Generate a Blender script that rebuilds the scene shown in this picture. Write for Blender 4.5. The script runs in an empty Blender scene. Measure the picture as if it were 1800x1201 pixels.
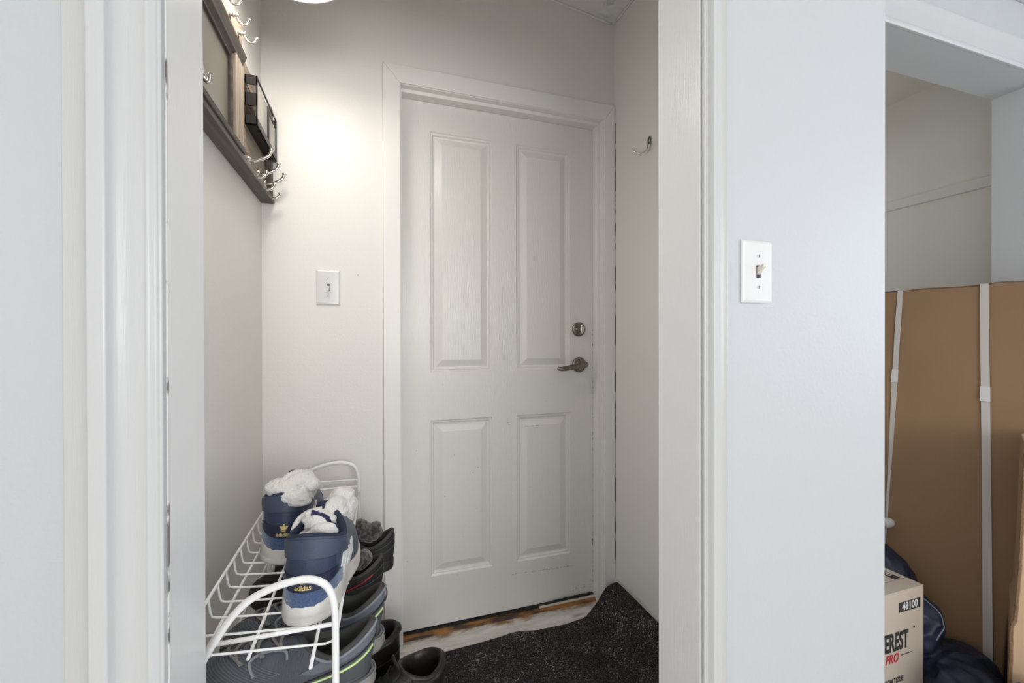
import bpy, bmesh, math, random
from mathutils import Vector, Matrix, noise
from mathutils.bvhtree import BVHTree
random.seed(7)
S = bpy.context.scene
COL = S.collection
PI = math.pi
V = Vector

# ------------------------------------------------------------------ camera, sky, lights, exposure
cam = bpy.data.cameras.new('camera'); camo = bpy.data.objects.new('camera', cam); COL.objects.link(camo)
cam.sensor_width = 36; cam.lens = 751.03 / 1800 * 36; cam.clip_start = .02
yaw, pitch, roll = math.radians(18.20), math.radians(-.217), math.radians(.122)
r0 = V((math.cos(yaw), -math.sin(yaw), 0)); f0 = V((math.sin(yaw), math.cos(yaw), 0)); d0 = V((0, 0, -1))
f2 = f0 * math.cos(pitch) - d0 * math.sin(pitch); d2 = d0 * math.cos(pitch) + f0 * math.sin(pitch)
r2 = r0 * math.cos(roll) + d2 * math.sin(roll); d3 = d2 * math.cos(roll) - r0 * math.sin(roll)
mw = Matrix.Identity(4)
for i in range(3):
    mw[i][0] = r2[i]; mw[i][1] = -d3[i]; mw[i][2] = -f2[i]
mw[0][3], mw[1][3], mw[2][3] = 0, 0, 1.1307
camo.matrix_world = mw
S.camera = camo

world = bpy.data.worlds.new('world'); S.world = world; world.use_nodes = True
bg = world.node_tree.nodes['Background']
bg.inputs[0].default_value = (.70, .82, 1.0, 1); bg.inputs[1].default_value = 1.0

def area(name, loc, target, sx, sy, power, color):
    l = bpy.data.lights.new(name, 'AREA'); l.shape = 'RECTANGLE'; l.size = sx; l.size_y = sy
    l.energy = power; l.color = color
    o = bpy.data.objects.new(name, l); COL.objects.link(o)
    o.location = loc; o.rotation_euler = (V(target) - V(loc)).to_track_quat('-Z', 'Y').to_euler()
    return o
# daylight by two windows of the front room, plus an added left fill
area('daylight_right_window', (3.14, -.55, 1.5), (0, -.45, 1.3), 1.2, 1.2, 12.5, (.70, .82, 1.0))
area('daylight_rear_window', (.75, -2.72, 1.5), (.5, 0, 1.35), 2.2, 1.2, 41, (1.0, .982, .96))
area('added_left_fill', (-1.64, -1.30, 1.5), (0, -1.1, 1.3), 1.3, 1.2, 5.5, (1.0, .98, .95))
S.view_settings.view_transform = 'Standard'; S.view_settings.look = 'None'
S.view_settings.exposure = 0.46; S.view_settings.gamma = 1; S.view_settings.use_curve_mapping = False
S.cycles.use_denoising = True
try:
    S.cycles.denoiser = 'OPENIMAGEDENOISE'
except Exception:
    pass
S.cycles.max_bounces = 10; S.cycles.diffuse_bounces = 8

# ------------------------------------------------------------------ materials
def mat(name, color, rough=.5, metal=0, bump=None, vary=None, spec=.5, sheen=0, trans=0, emit=None, coord='Object', specks=None):
    """bump=(scale, strength, stretch xyz); vary=(scale, colour2, lo, hi, stretch); specks=(scale, radius, colour)"""
    m = bpy.data.materials.new(name); m.use_nodes = True
    nt = m.node_tree; N = nt.nodes; L = nt.links
    b = N['Principled BSDF']
    b.inputs['Base Color'].default_value = (*color, 1); b.inputs['Roughness'].default_value = rough
    b.inputs['Metallic'].default_value = metal; b.inputs['Specular IOR Level'].default_value = spec
    if sheen: b.inputs['Sheen Weight'].default_value = sheen
    if trans: b.inputs['Transmission Weight'].default_value = trans
    if emit:
        b.inputs['Emission Color'].default_value = (*emit[0], 1); b.inputs['Emission Strength'].default_value = emit[1]
    tc = N.new('ShaderNodeTexCoord')
    def mapped(st):
        mp = N.new('ShaderNodeMapping'); mp.inputs['Scale'].default_value = st
        L.new(tc.outputs[coord], mp.inputs[0]); return mp.outputs[0]
    col = None
    if vary:
        sc, c2, lo, hi, st = vary
        n = N.new('ShaderNodeTexNoise'); n.inputs['Scale'].default_value = sc; n.inputs['Detail'].default_value = 8
        L.new(mapped(st), n.inputs[0])
        r = N.new('ShaderNodeValToRGB'); r.color_ramp.elements[0].position = lo; r.color_ramp.elements[1].position = hi
        r.color_ramp.elements[0].color = (*color, 1); r.color_ramp.elements[1].color = (*c2, 1)
        L.new(n.outputs['Fac'], r.inputs[0]); col = r.outputs[0]
    if specks:
        sc, rad, c3 = specks
        v = N.new('ShaderNodeTexVoronoi'); v.inputs['Scale'].default_value = sc
        n = N.new('ShaderNodeTexNoise'); n.inputs['Scale'].default_value = sc * 5
        L.new(mapped((1, 1, 1)), v.inputs[0]); L.new(mapped((1, 1, 1)), n.inputs[0])
        # only a few cells carry a speck: compare the cell's random colour too
        sep = N.new('ShaderNodeSeparateColor'); L.new(v.outputs['Color'], sep.inputs[0])
        t1 = N.new('ShaderNodeMath'); t1.operation = 'MULTIPLY'; L.new(sep.outputs[0], t1.inputs[0]); t1.inputs[1].default_value = rad
        t2 = N.new('ShaderNodeMath'); t2.operation = 'MULTIPLY'; L.new(n.outputs['Fac'], t2.inputs[0]); L.new(t1.outputs[0], t2.inputs[1])
        t3 = N.new('ShaderNodeMath'); t3.operation = 'LESS_THAN'; L.new(v.outputs['Distance'], t3.inputs[0]); L.new(t2.outputs[0], t3.inputs[1])
        t4 = N.new('ShaderNodeMath'); t4.operation = 'GREATER_THAN'; L.new(sep.outputs[1], t4.inputs[0]); t4.inputs[1].default_value = .72
        t5 = N.new('ShaderNodeMath'); t5.operation = 'MULTIPLY'; L.new(t3.outputs[0], t5.inputs[0]); L.new(t4.outputs[0], t5.inputs[1])
        mx = N.new('ShaderNodeMix'); mx.data_type = 'RGBA'
        L.new(t5.outputs[0], mx.inputs[0])
        if col: L.new(col, mx.inputs[6])
        else: mx.inputs[6].default_value = (*color, 1)
        mx.inputs[7].default_value = (*c3, 1); col = mx.outputs[2]
    if col: L.new(col, b.inputs['Base Color'])
    if bump:
        sc, strn, st = bump
        n = N.new('ShaderNodeTexNoise'); n.inputs['Scale'].default_value = sc; n.inputs['Detail'].default_value = 5
        L.new(mapped(st), n.inputs[0])
        bp = N.new('ShaderNodeBump'); bp.inputs['Strength'].default_value = strn; bp.inputs['Distance'].default_value = .004
        L.new(n.outputs['Fac'], bp.inputs['Height']); L.new(bp.outputs[0], b.inputs['Normal'])
    return m

U1 = (1, 1, 1)
M = {}
M['wall'] = mat('wall_paint', (.78, .76, .725), .42, bump=(160, .10, U1), vary=(1.6, (.755, .735, .70), .4, .65, U1), specks=(3.5, .012, (.45, .42, .38)))
M['room_wall_dim'] = mat('room_wall_paint_darkened', (.505, .515, .525), .46, bump=(120, .12, U1), specks=(4.0, .010, (.55, .55, .55)))  # off-white paint darkened to offset the strong daylight on this side
M['closet_wall'] = mat('closet_wall_paint', (.82, .80, .75), .5, bump=(120, .1, U1), specks=(6, .012, (.3, .27, .24)))
M['trim'] = mat('trim_gloss_paint_darkened', (.54, .54, .535), .30, bump=(60, .12, (6, 6, .35)), specks=(4.5, .014, (.22, .2, .19)))  # white gloss darkened along with the front wall, against the same daylight
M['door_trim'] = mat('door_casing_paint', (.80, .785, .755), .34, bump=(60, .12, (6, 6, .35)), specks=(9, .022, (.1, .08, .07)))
M['far_wall'] = mat('far_room_wall_paint', (.80, .79, .77), .5, bump=(120, .1, U1))
M['jamb'] = mat('jamb_gloss_paint_lightened', (.80, .80, .795), .30, bump=(60, .12, (6, 6, .35)), specks=(4.5, .014, (.22, .2, .19)))  # trim paint again, lightened to offset the shade inside the doorway
M['ceiling'] = mat('ceiling_paint', (.74, .735, .72), .7, bump=(40, .5, U1))
M['crack'] = mat('open_paint_crack', (.05, .045, .04), .9, vary=(60, (.6, .59, .57), .50, .56, (1, 1, .25)))
M['oldcrack'] = mat('hairline_crack', (.16, .15, .14), .9, vary=(30, (.72, .71, .69), .40, .44, (1, 1, .4)))
M['door'] = mat('door_oak_grain_paint', (.755, .74, .71), .28, bump=(55, .35, (5, 5, .4)), specks=(11, .03, (.08, .06, .05)))
M['brown_wood'] = mat('rusty_stained_wood', (.30, .13, .035), .7, bump=(80, .6, (.3, 1, 1)), vary=(40, (.05, .03, .02), .45, .62, (.25, 1, 1)))
M['black_rubber'] = mat('black_rubber', (.012, .011, .010), .7, bump=(90, .6, U1))
M['pewter'] = mat('aged_pewter', (.28, .245, .19), .32, 1, vary=(90, (.17, .15, .12), .4, .6, U1))
M['chrome'] = mat('polished_nickel', (.80, .77, .72), .12, 1)
M['darkmetal'] = mat('dark_metal', (.25, .24, .22), .25, 1)
M['plastic'] = mat('white_plastic', (.70, .70, .695), .14)
M['plastic_ivory'] = mat('warm_white_plastic', (.66, .62, .54), .25)
M['slot'] = mat('dark_slot', (.03, .03, .03), .6)
M['plankwood'] = mat('greywashed_wood', (.26, .205, .155), .6, bump=(45, .5, (1, .12, 1)), vary=(30, (.12, .092, .07), .42, .66, (2, .12, 2)))
M['stilewood'] = mat('light_greywashed_wood', (.40, .335, .265), .6, bump=(45, .5, (1, 1, .12)), vary=(30, (.22, .17, .13), .42, .68, (2, 2, .12)))
M['darkwood'] = mat('dark_stained_wood', (.075, .060, .048), .5, bump=(45, .4, (1, .12, 1)), vary=(28, (.135, .11, .09), .45, .7, (2, .12, 2)))
M['chalk'] = mat('chalkboard_surface', (.15, .135, .112), .34, vary=(3, (.18, .163, .138), .35, .7, U1))
M['blackmetal'] = mat('black_metal', (.028, .026, .024), .42, .6)
M['paper'] = mat('grey_card', (.42, .40, .37), .7, vary=(14, (.56, .53, .47), .4, .6, U1))
M['rackwire'] = mat('white_coated_wire', (.86, .86, .85), .28)
M['glow'] = mat('lit_diffuser', (.9, .88, .84), .5, emit=((1, .94, .86), 8))
M['shade'] = mat('white_enamel_shade', (.82, .80, .76), .35)
# shoes
M['navy'] = mat('navy_leather', (.030, .047, .095), .42, bump=(300, .15, U1), vary=(9, (.045, .062, .11), .4, .7, U1), specks=(60, .02, (.35, .37, .42)))
M['slate'] = mat('slate_blue_leather', (.058, .078, .125), .45, bump=(300, .15, U1), vary=(8, (.04, .058, .10), .4, .7, U1), specks=(60, .016, (.4, .42, .46)))
M['darknavy'] = mat('dark_navy_leather', (.018, .023, .058), .45, bump=(300, .15, U1), specks=(60, .02, (.3, .32, .38)))
M['suede'] = mat('blue_suede', (.04, .08, .185), .9, sheen=.6, bump=(500, .5, U1), vary=(260, (.06, .115, .25), .4, .62, U1))
M['whitesole'] = mat('off_white_rubber', (.72, .70, .66), .55, bump=(90, .2, U1), vary=(14, (.58, .55, .50), .5, .75, U1))
M['whiteleather'] = mat('white_leather', (.80, .81, .82), .4)
M['gold'] = mat('gold_print', (.78, .62, .26), .35, .5)
M['lining_navy'] = mat('navy_lining', (.02, .028, .055), .9)
M['sock'] = mat('white_terry_cotton', (.80, .79, .77), .95, sheen=.3, bump=(330, .9, U1))
M['sockband'] = mat('navy_knit_band', (.02, .022, .085), .9, bump=(300, .5, U1))
M['black'] = mat('black_nylon', (.012, .012, .012), .6, bump=(260, .35, U1), vary=(20, (.022, .021, .02), .4, .65, U1))
M['blackleather'] = mat('black_worn_leather', (.016, .014, .013), .42, bump=(90, .35, U1), vary=(12, (.035, .031, .028), .45, .7, U1))
M['fleece'] = mat('charcoal_fleece', (.03, .028, .026), .95, sheen=.5, bump=(160, .9, U1), vary=(110, (.12, .112, .10), .45, .65, U1))
M['red'] = mat('red_piping', (.55, .02, .03), .5)
M['greyknit'] = mat('dark_grey_knit', (.075, .081, .096), .85, bump=(420, .5, (1, .35, .35)), vary=(5, (.10, .112, .14), .4, .65, U1))
M['greyribs'] = mat('knit_ribs', (.135, .14, .15), .8)
M['greymesh'] = mat('grey_mesh_collar', (.14, .157, .19), .8, bump=(700, .5, U1))
M['greylining'] = mat('black_padded_lining', (.045, .044, .043), .8, vary=(7, (.085, .083, .08), .45, .7, U1))
M['greyedge'] = mat('grey_collar_binding', (.23, .245, .27), .75)
M['lime'] = mat('lime_reflective_strip', (.62, .82, .36), .35)
M['airsole'] = mat('smoky_clear_heel_unit', (.42, .40, .37), .08, trans=.35, vary=(9, (.28, .27, .25), .4, .65, U1))
M['greysole'] = mat('dark_grey_rubber', (.07, .075, .085), .6)
M['lace'] = mat('grey_lace', (.19, .185, .18), .8, bump=(600, .5, U1))
M['lace_blue'] = mat('blue_grey_lace', (.16, .20, .30), .8, bump=(600, .5, U1))
M['blacklace'] = mat('black_lace', (.015, .015, .015), .8)
# cartons and jacket
M['carton'] = mat('brown_corrugated_board', (.315, .19, .10), .75, bump=(14, .08, U1), vary=(1.6, (.27, .165, .09), .35, .65, U1), specks=(5, .02, (.12, .075, .045)))
M['carton2'] = mat('pale_corrugated_board', (.42, .275, .155), .75, bump=(60, .1, U1))
M['cartonedge'] = mat('torn_board_edge', (.22, .135, .07), .85, bump=(200, .8, U1))
M['tissuebox'] = mat('tan_printed_board', (.52, .44, .365), .6, bump=(25, .06, U1))
M['strap'] = mat('white_poly_strap', (.58, .54, .50), .35, bump=(300, .15, U1))
M['ink'] = mat('black_ink', (.03, .03, .03), .6)
M['redink'] = mat('red_ink', (.50, .04, .05), .6)
M['jacket'] = mat('navy_nylon', (.012, .018, .042), .5, bump=(35, .5, (1, 1, .5)), vary=(4, (.018, .025, .055), .4, .65, U1))
M['piping'] = mat('grey_reflective_piping', (.22, .24, .29), .4)
M['floor_room'] = mat('grey_laminate', (.36, .33, .30), .4)

def floor_material():
    m = bpy.data.materials.new('worn_white_floor'); m.use_nodes = True
    nt = m.node_tree; N = nt.nodes; L = nt.links; b = N['Principled BSDF']; b.inputs['Roughness'].default_value = .6
    tc = N.new('ShaderNodeTexCoord')
    def nz(scale, st, lo, hi, c0, c1, det=9):
        mp = N.new('ShaderNodeMapping'); mp.inputs['Scale'].default_value = st; L.new(tc.outputs['Object'], mp.inputs[0])
        n = N.new('ShaderNodeTexNoise'); n.inputs['Scale'].default_value = scale; n.inputs['Detail'].default_value = det; n.inputs['Roughness'].default_value = .65
        L.new(mp.outputs[0], n.inputs[0])
        r = N.new('ShaderNodeValToRGB'); r.color_ramp.elements[0].position = lo; r.color_ramp.elements[1].position = hi
        r.color_ramp.elements[0].color = c0; r.color_ramp.elements[1].color = c1
        L.new(n.outputs['Fac'], r.inputs[0]); return r.outputs[0], n.outputs['Fac']
    base, _ = nz(16, (.35, 1.6, 1), .38, .68, (.74, .725, .69, 1), (.50, .475, .44, 1))
    worn, _ = nz(7, (.6, 2.2, 1), .56, .66, (0, 0, 0, 1), (1, 1, 1, 1))
    mx = N.new('ShaderNodeMix'); mx.data_type = 'RGBA'; L.new(worn, mx.inputs[0]); L.new(base, mx.inputs[6]); mx.inputs[7].default_value = (.40, .355, .30, 1)
    # rust and dirt washed out from under the threshold (a stain with an edge of its own)
    sp = N.new('ShaderNodeSeparateXYZ'); L.new(tc.outputs['Object'], sp.inputs[0])
    _, nf = nz(11, (.8, 1.5, 1), 0, 1, (0, 0, 0, 1), (1, 1, 1, 1))
    a = N.new('ShaderNodeMath'); a.operation = 'MULTIPLY_ADD'; L.new(nf, a.inputs[0]); a.inputs[1].default_value = .16; L.new(sp.outputs[1], a.inputs[2])
    rr = N.new('ShaderNodeValToRGB'); rr.color_ramp.elements[0].position = .0; rr.color_ramp.elements[1].position = 1
    mr = N.new('ShaderNodeMapRange'); L.new(a.outputs[0], mr.inputs[0]); mr.inputs[1].default_value = 1.700; mr.inputs[2].default_value = 1.728
    mx2 = N.new('ShaderNodeMix'); mx2.data_type = 'RGBA'; L.new(mr.outputs[0], mx2.inputs[0]); L.new(mx.outputs[2], mx2.inputs[6]); mx2.inputs[7].default_value = (.27, .15, .06, 1)
    L.new(mx2.outputs[2], b.inputs['Base Color'])
    bp = N.new('ShaderNodeBump'); bp.inputs['Strength'].default_value = .35; bp.inputs['Distance'].default_value = .003; L.new(nf, bp.inputs['Height']); L.new(bp.outputs[0], b.inputs['Normal'])
    return m
M['floor'] = floor_material()

def carpet_material():
    m = bpy.data.materials.new('black_flecked_carpet'); m.use_nodes = True
    nt = m.node_tree; N = nt.nodes; L = nt.links; b = N['Principled BSDF']; b.inputs['Roughness'].default_value = .95
    b.inputs['Specular IOR Level'].default_value = .15
    tc = N.new('ShaderNodeTexCoord')
    n = N.new('ShaderNodeTexNoise'); n.inputs['Scale'].default_value = 330; n.inputs['Detail'].default_value = 3; L.new(tc.outputs['Object'], n.inputs[0])
    r = N.new('ShaderNodeValToRGB'); e = r.color_ramp.elements
    e[0].position = .42; e[0].color = (.012, .011, .011, 1); e[1].position = .70; e[1].color = (.20, .19, .18, 1)
    x = r.color_ramp.elements.new(.57); x.color = (.035, .032, .031, 1)
    L.new(n.outputs['Fac'], r.inputs[0])
    # pale lint, in patches
    n2 = N.new('ShaderNodeTexNoise'); n2.inputs['Scale'].default_value = 210; n2.inputs['Detail'].default_value = 2; L.new(tc.outputs['Object'], n2.inputs[0])
    n3 = N.new('ShaderNodeTexNoise'); n3.inputs['Scale'].default_value = 7; n3.inputs['Detail'].default_value = 4; L.new(tc.outputs['Object'], n3.inputs[0])
    ad = N.new('ShaderNodeMath'); ad.operation = 'MULTIPLY_ADD'; L.new(n3.outputs['Fac'], ad.inputs[0]); ad.inputs[1].default_value = .55; L.new(n2.outputs['Fac'], ad.inputs[2])
    mr = N.new('ShaderNodeMapRange'); L.new(ad.outputs[0], mr.inputs[0]); mr.inputs[1].default_value = .90; mr.inputs[2].default_value = 1.05
    mx = N.new('ShaderNodeMix'); mx.data_type = 'RGBA'; L.new(mr.outputs[0], mx.inputs[0]); L.new(r.outputs[0], mx.inputs[6]); mx.inputs[7].default_value = (.42, .40, .38, 1)
    L.new(mx.outputs[2], b.inputs['Base Color'])
    bp = N.new('ShaderNodeBump'); bp.inputs['Strength'].default_value = .9; bp.inputs['Distance'].default_value = .004; L.new(n.outputs['Fac'], bp.inputs['Height']); L.new(bp.outputs[0], b.inputs['Normal'])
    return m
M['carpet'] = carpet_material()

# ------------------------------------------------------------------ mesh helpers
class MB:
    def __init__(s): s.v = []; s.f = []; s.smooth = False
    def add(s, vs, fs):
        n = len(s.v); s.v += [tuple(p) for p in vs]; s.f += [tuple(i + n for i in f) for f in fs]; return s
    def box(s, x0, x1, y0, y1, z0, z1):
        vs = [(x, y, z) for x in (x0, x1) for y in (y0, y1) for z in (z0, z1)]
        return s.add(vs, [(0, 1, 3, 2), (4, 6, 7, 5), (0, 4, 5, 1), (2, 3, 7, 6), (0, 2, 6, 4), (1, 5, 7, 3)])
    def tube(s, pts, r, n=8, closed=False, cap=True, flat=1.0, up=None):
        pts = [V(p) for p in pts]; m = len(pts)
        if not isinstance(r, (list, tuple)): r = [r] * m
        rings = []; prev = None
        for i, p in enumerate(pts):
            if closed: t = pts[(i + 1) % m] - pts[i - 1]
            else: t = pts[min(i + 1, m - 1)] - pts[max(i - 1, 0)]
            t.normalize()
            if up is not None: a = V(up) - t * V(up).dot(t)
            elif prev is None: a = V((0, 0, 1)) - t * t.z if abs(t.z) < .9 else V((1, 0, 0)) - t * t.x
            else: a = prev - t * prev.dot(t)
            a.normalize(); prev = a; b = t.cross(a)
            rings.append([p + (a * math.cos(2 * PI * k / n) * flat + b * math.sin(2 * PI * k / n)) * r[i] for k in range(n)])
        vs = [q for R in rings for q in R]; fs = []
        for i in range(m if closed else m - 1):
            j = (i + 1) % m
            for k in range(n): fs.append((i * n + k, i * n + (k + 1) % n, j * n + (k + 1) % n, j * n + k))
        if cap and not closed:
            fs.append(tuple(range(n - 1, -1, -1))); fs.append(tuple((m - 1) * n + k for k in range(n)))
        return s.add(vs, fs)
    def lathe(s, prof, origin=(0, 0, 0), axis=(0, 0, 1), n=24):
        ax = V(axis).normalized(); a = V((1, 0, 0)) if abs(ax.x) < .9 else V((0, 1, 0)); a = (a - ax * a.dot(ax)).normalized(); b = ax.cross(a)
        o = V(origin); vs = []; fs = []
        for r, h in prof:
            for k in range(n):
                t = 2 * PI * k / n; vs.append(o + ax * h + (a * math.cos(t) + b * math.sin(t)) * r)
        m = len(prof)
        for i in range(m - 1):
            for k in range(n): fs.append((i * n + k, i * n + (k + 1) % n, (i + 1) * n + (k + 1) % n, (i + 1) * n + k))
        fs.append(tuple(range(n - 1, -1, -1))); fs.append(tuple((m - 1) * n + k for k in range(n)))
        return s.add(vs, fs)
    def loft(s, rings, closed=True, cap0=False, cap1=False):
        n = len(rings[0]); vs = [p for R in rings for p in R]; fs = []
        for i in range(len(rings) - 1):
            for k in range(n if closed else n - 1): fs.append((i * n + k, i * n + (k + 1) % n, (i + 1) * n + (k + 1) % n, (i + 1) * n + k))
        if cap0: fs.append(tuple(range(n - 1, -1, -1)))
        if cap1: fs.append(tuple((len(rings) - 1) * n + k for k in range(n)))
        return s.add(vs, fs)
    def prism(s, poly, z0, z1):
        """poly in xy, extruded in z"""
        n = len(poly); vs = [(x, y, z0) for x, y in poly] + [(x, y, z1) for x, y in poly]
        fs = [(k, (k + 1) % n, n + (k + 1) % n, n + k) for k in range(n)] + [tuple(range(n - 1, -1, -1)), tuple(range(n, 2 * n))]
        return s.add(vs, fs)
    def xf(s, mtx):
        s.v = [tuple(mtx @ V(p)) for p in s.v]; return s
    def mesh(s, name, smooth=False):
        me = bpy.data.meshes.new(name); me.from_pydata(s.v, [], s.f); me.update()
        bm = bmesh.new(); bm.from_mesh(me); bmesh.ops.recalc_face_normals(bm, faces=bm.faces); bm.to_mesh(me); bm.free()
        if smooth:
            for p in me.polygons: p.use_smooth = True
        return me

def obj(name, mb, m, parent=None, smooth=False, bevel=0, seg=2):
    me = mb.mesh(name, smooth) if isinstance(mb, MB) else mb
    o = bpy.data.objects.new(name, me); COL.objects.link(o)
    me.materials.append(M[m] if isinstance(m, str) else m)
    if bevel:
        b = o.modifiers.new('bevel', 'BEVEL'); b.width = bevel; b.segments = seg; b.limit_method = 'ANGLE'; b.angle_limit = math.radians(40)
        for p in me.polygons: p.use_smooth = True
        w = o.modifiers.new('wn', 'WEIGHTED_NORMAL'); w.keep_sharp = True
    if parent is not None: o.parent = parent
    return o
def tag(o, label, cat, group=None, kind=None):
    o['label'] = label; o['category'] = cat
    if group: o['group'] = group
    if kind: o['kind'] = kind
    return o
def thing(name, label, cat, loc=(0, 0, 0), rot=(0, 0, 0), group=None):
    o = bpy.data.objects.new(name, None); COL.objects.link(o); o.location = loc; o.rotation_euler = rot
    o.empty_display_size = .05
    return tag(o, label, cat, group)
def struct(name, mb, m, label, cat, smooth=False, bevel=0):
    o = obj(name, mb, m, None, smooth, bevel); return tag(o, label, cat, None, 'structure')
def dup(root, loc=None, rot=None, label=None):
    r = root.copy(); COL.objects.link(r)
    if loc is not None: r.location = loc
    if rot is not None: r.rotation_euler = rot
    if label: r['label'] = label
    for ch in list(root.children):
        c = ch.copy(); COL.objects.link(c); c.parent = r
        for g in list(ch.children):
            d = g.copy(); COL.objects.link(d); d.parent = c
    return r
def text_mb(body, size, bold=0, shear=0, sx=1, font_space=1):
    cu = bpy.data.curves.new('lettering', 'FONT'); cu.body = body; cu.size = size; cu.offset = bold; cu.shear = shear
    cu.align_x = 'CENTER'; cu.align_y = 'CENTER'; cu.space_character = font_space; cu.resolution_u = 4
    o = bpy.data.objects.new('lettering', cu); COL.objects.link(o)
    dg = bpy.context.evaluated_depsgraph_get(); dg.update()
    me = bpy.data.meshes.new_from_object(o.evaluated_get(dg))
    mb = MB(); mb.add([(v.co.x * sx, v.co.y, 0) for v in me.vertices], [tuple(p.vertices) for p in me.polygons])
    bpy.data.objects.remove(o); bpy.data.curves.remove(cu); bpy.data.meshes.remove(me)
    return mb
def smoothstep(a, b, x):
    t = min(1, max(0, (x - a) / (b - a))); return t * t * (3 - 2 * t)
def spline(pts, n=6, closed=False):
    P = [V(p) for p in pts]; out = []; m = len(P)
    for i in range(m if closed else m - 1):
        p0 = P[(i - 1) % m] if closed or i else P[0]; p1 = P[i]; p2 = P[(i + 1) % m]; p3 = P[(i + 2) % m] if closed or i + 2 < m else P[-1]
        for k in range(n):
            t = k / n
            out.append(.5 * ((2 * p1) + (p2 - p0) * t + (2 * p0 - 5 * p1 + 4 * p2 - p3) * t * t + (3 * p1 - p0 - 3 * p2 + p3) * t ** 3))
    if not closed: out.append(P[-1])
    return out

# ------------------------------------------------------------------ room shell
XL, XR = -.345, .989          # mudroom side walls
YW = 1.605                    # mudroom back wall plane
Y1, Y1B = .64, .7585           # front partition, front and back faces
JL, JR = -.2424, .578         # opening in the partition
XP = 1.078                    # free end of the partition
Y2, Y2B = .92, 1.073          # wall with the wide closet opening
XJ, ZL = 2.465, 2.129         # its right jamb and head
XC = 2.75                     # closet right wall
ZR = 2.40                     # front room ceiling
def zc(x): return 2.48 + (.978 - x) * .122      # sloping mudroom ceiling

struct('floor', MB().box(-1.7, 3.3, -2.9, 2.3, -.06, 0), 'floor', 'worn white painted floor running under the door mat', 'floor')
# partition with the opening
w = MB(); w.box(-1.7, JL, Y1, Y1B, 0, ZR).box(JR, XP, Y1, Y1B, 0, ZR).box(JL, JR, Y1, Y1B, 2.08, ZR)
struct('wall_front', w, 'room_wall_dim', 'white painted partition wall with the open doorway into the entry', 'wall')
w = MB(); w.box(XL - .07, XL, Y1B, 1.75, 0, 2.9)
struct('wall_left', w, 'wall', 'off-white left wall of the entry behind the wooden organizer', 'wall')
w = MB(); w.box(XR, XP, Y1B, 1.75, 0, 2.9)
struct('wall_right', w, 'wall', 'off-white right wall of the entry with a single coat hook', 'wall')
# back wall with the door hole
DX0, DX1, DZ = .092, .940, 2.075
w = MB(); w.box(XL, DX0, YW, YW + .15, 0, 2.9).box(DX1, XR, YW, YW + .15, 0, 2.9).box(DX0, DX1, YW, YW + .15, DZ, 2.9)
struct('wall_back', w, 'wall', 'off-white back wall of the entry around the panelled door', 'wall')
# sloping slab of the entry ceiling
w = MB().add([(XL - .07, Y1B, zc(XL - .07)), (XP, Y1B, zc(XP)), (XP, 1.75, zc(XP)), (XL - .07, 1.75, zc(XL - .07)),
              (XL - .07, Y1B, zc(XL - .07) + .05), (XP, Y1B, zc(XP) + .05), (XP, 1.75, zc(XP) + .05), (XL - .07, 1.75, zc(XL - .07) + .05)],
             [(0, 1, 2, 3), (4, 7, 6, 5), (0, 4, 5, 1), (1, 5, 6, 2), (2, 6, 7, 3), (3, 7, 4, 0)])
ceil = struct('ceiling', w, 'ceiling', 'sloping white entry ceiling with blistered paint in the corner', 'ceiling')
# flaking paint patches and a raised bead by the corner
def flake(cx, cy, pts, t=.004):
    m = MB(); top = [(cx + x, cy + y, zc(cx + x) - t) for x, y in pts]; bot = [(cx + x * 1.15, cy + y * 1.15, zc(cx + x * 1.15) + .001) for x, y in pts]
    m.loft([bot, top], True, False, True); return obj('paint_blister', m, 'ceiling', ceil, True)
for cx, cy, sx, sy, sd in ((.90, 1.50, .035, .035, 1), (.84, 1.45, .03, .06, 2), (.93, 1.57, .03, .015, 3)):
    rnd = random.Random(sd); k = 12
    flake(cx, cy, [(math.cos(2 * PI * i / k) * sx * rnd.uniform(.6, 1.1), math.sin(2 * PI * i / k) * sy * rnd.uniform(.6, 1.1)) for i in range(k)])
b = MB(); b.tube([(XR - .003, y, zc(XR) - .004 + .002 * noise.noise((y * 40, 0, 0))) for y in [Y1B + .02 * i for i in range(42)]], .005, 6)
b.tube([(x, YW - .003, zc(x) - .004 + .002 * noise.noise((x * 40, 3, 0))) for x in [XL + .02 * i for i in range(67)]], .005, 6)
obj('caulk_bead', b, 'ceiling', ceil, True)
struct('wall_upper', MB().box(XL - .07, XP, Y1B - .128, Y1B, ZR, 2.9), 'wall', 'strip of wall above the doorway, out of view', 'wall')
# front room, behind the camera
struct('ceiling_room', MB().box(-1.7, 3.3, -2.9, Y1, ZR, ZR + .06).box(XP, 3.3, Y1, Y2, ZR, ZR + .06), 'ceiling', 'flat white ceiling of the front room', 'ceiling')
w = MB(); w.box(-1.76, -1.7, -2.9, -2.0, 0, ZR).box(-1.76, -1.7, -.6, Y1B, 0, ZR).box(-1.76, -1.7, -2.0, -.6, 0, .85).box(-1.76, -1.7, -2.0, -.6, 2.15, ZR)
struct('wall_room_left', w, 'far_wall', 'white left wall of the front room with an added window opening', 'wall')
w = MB(); w.box(3.2, 3.3, -2.9, -1.30, 0, ZR).box(3.2, 3.3, .20, Y2B, 0, ZR).box(3.2, 3.3, -1.30, .20, 0, .85).box(3.2, 3.3, -1.30, .20, 2.15, ZR)
struct('wall_room_right', w, 'far_wall', 'white right wall of the front room with a window', 'wall')
w = MB(); w.box(-1.7, -.45, -2.9, -2.8, 0, ZR).box(1.95, 3.3, -2.9, -2.8, 0, ZR).box(-.45, 1.95, -2.9, -2.8, 0, .85).box(-.45, 1.95, -2.9, -2.8, 2.15, ZR)
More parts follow.
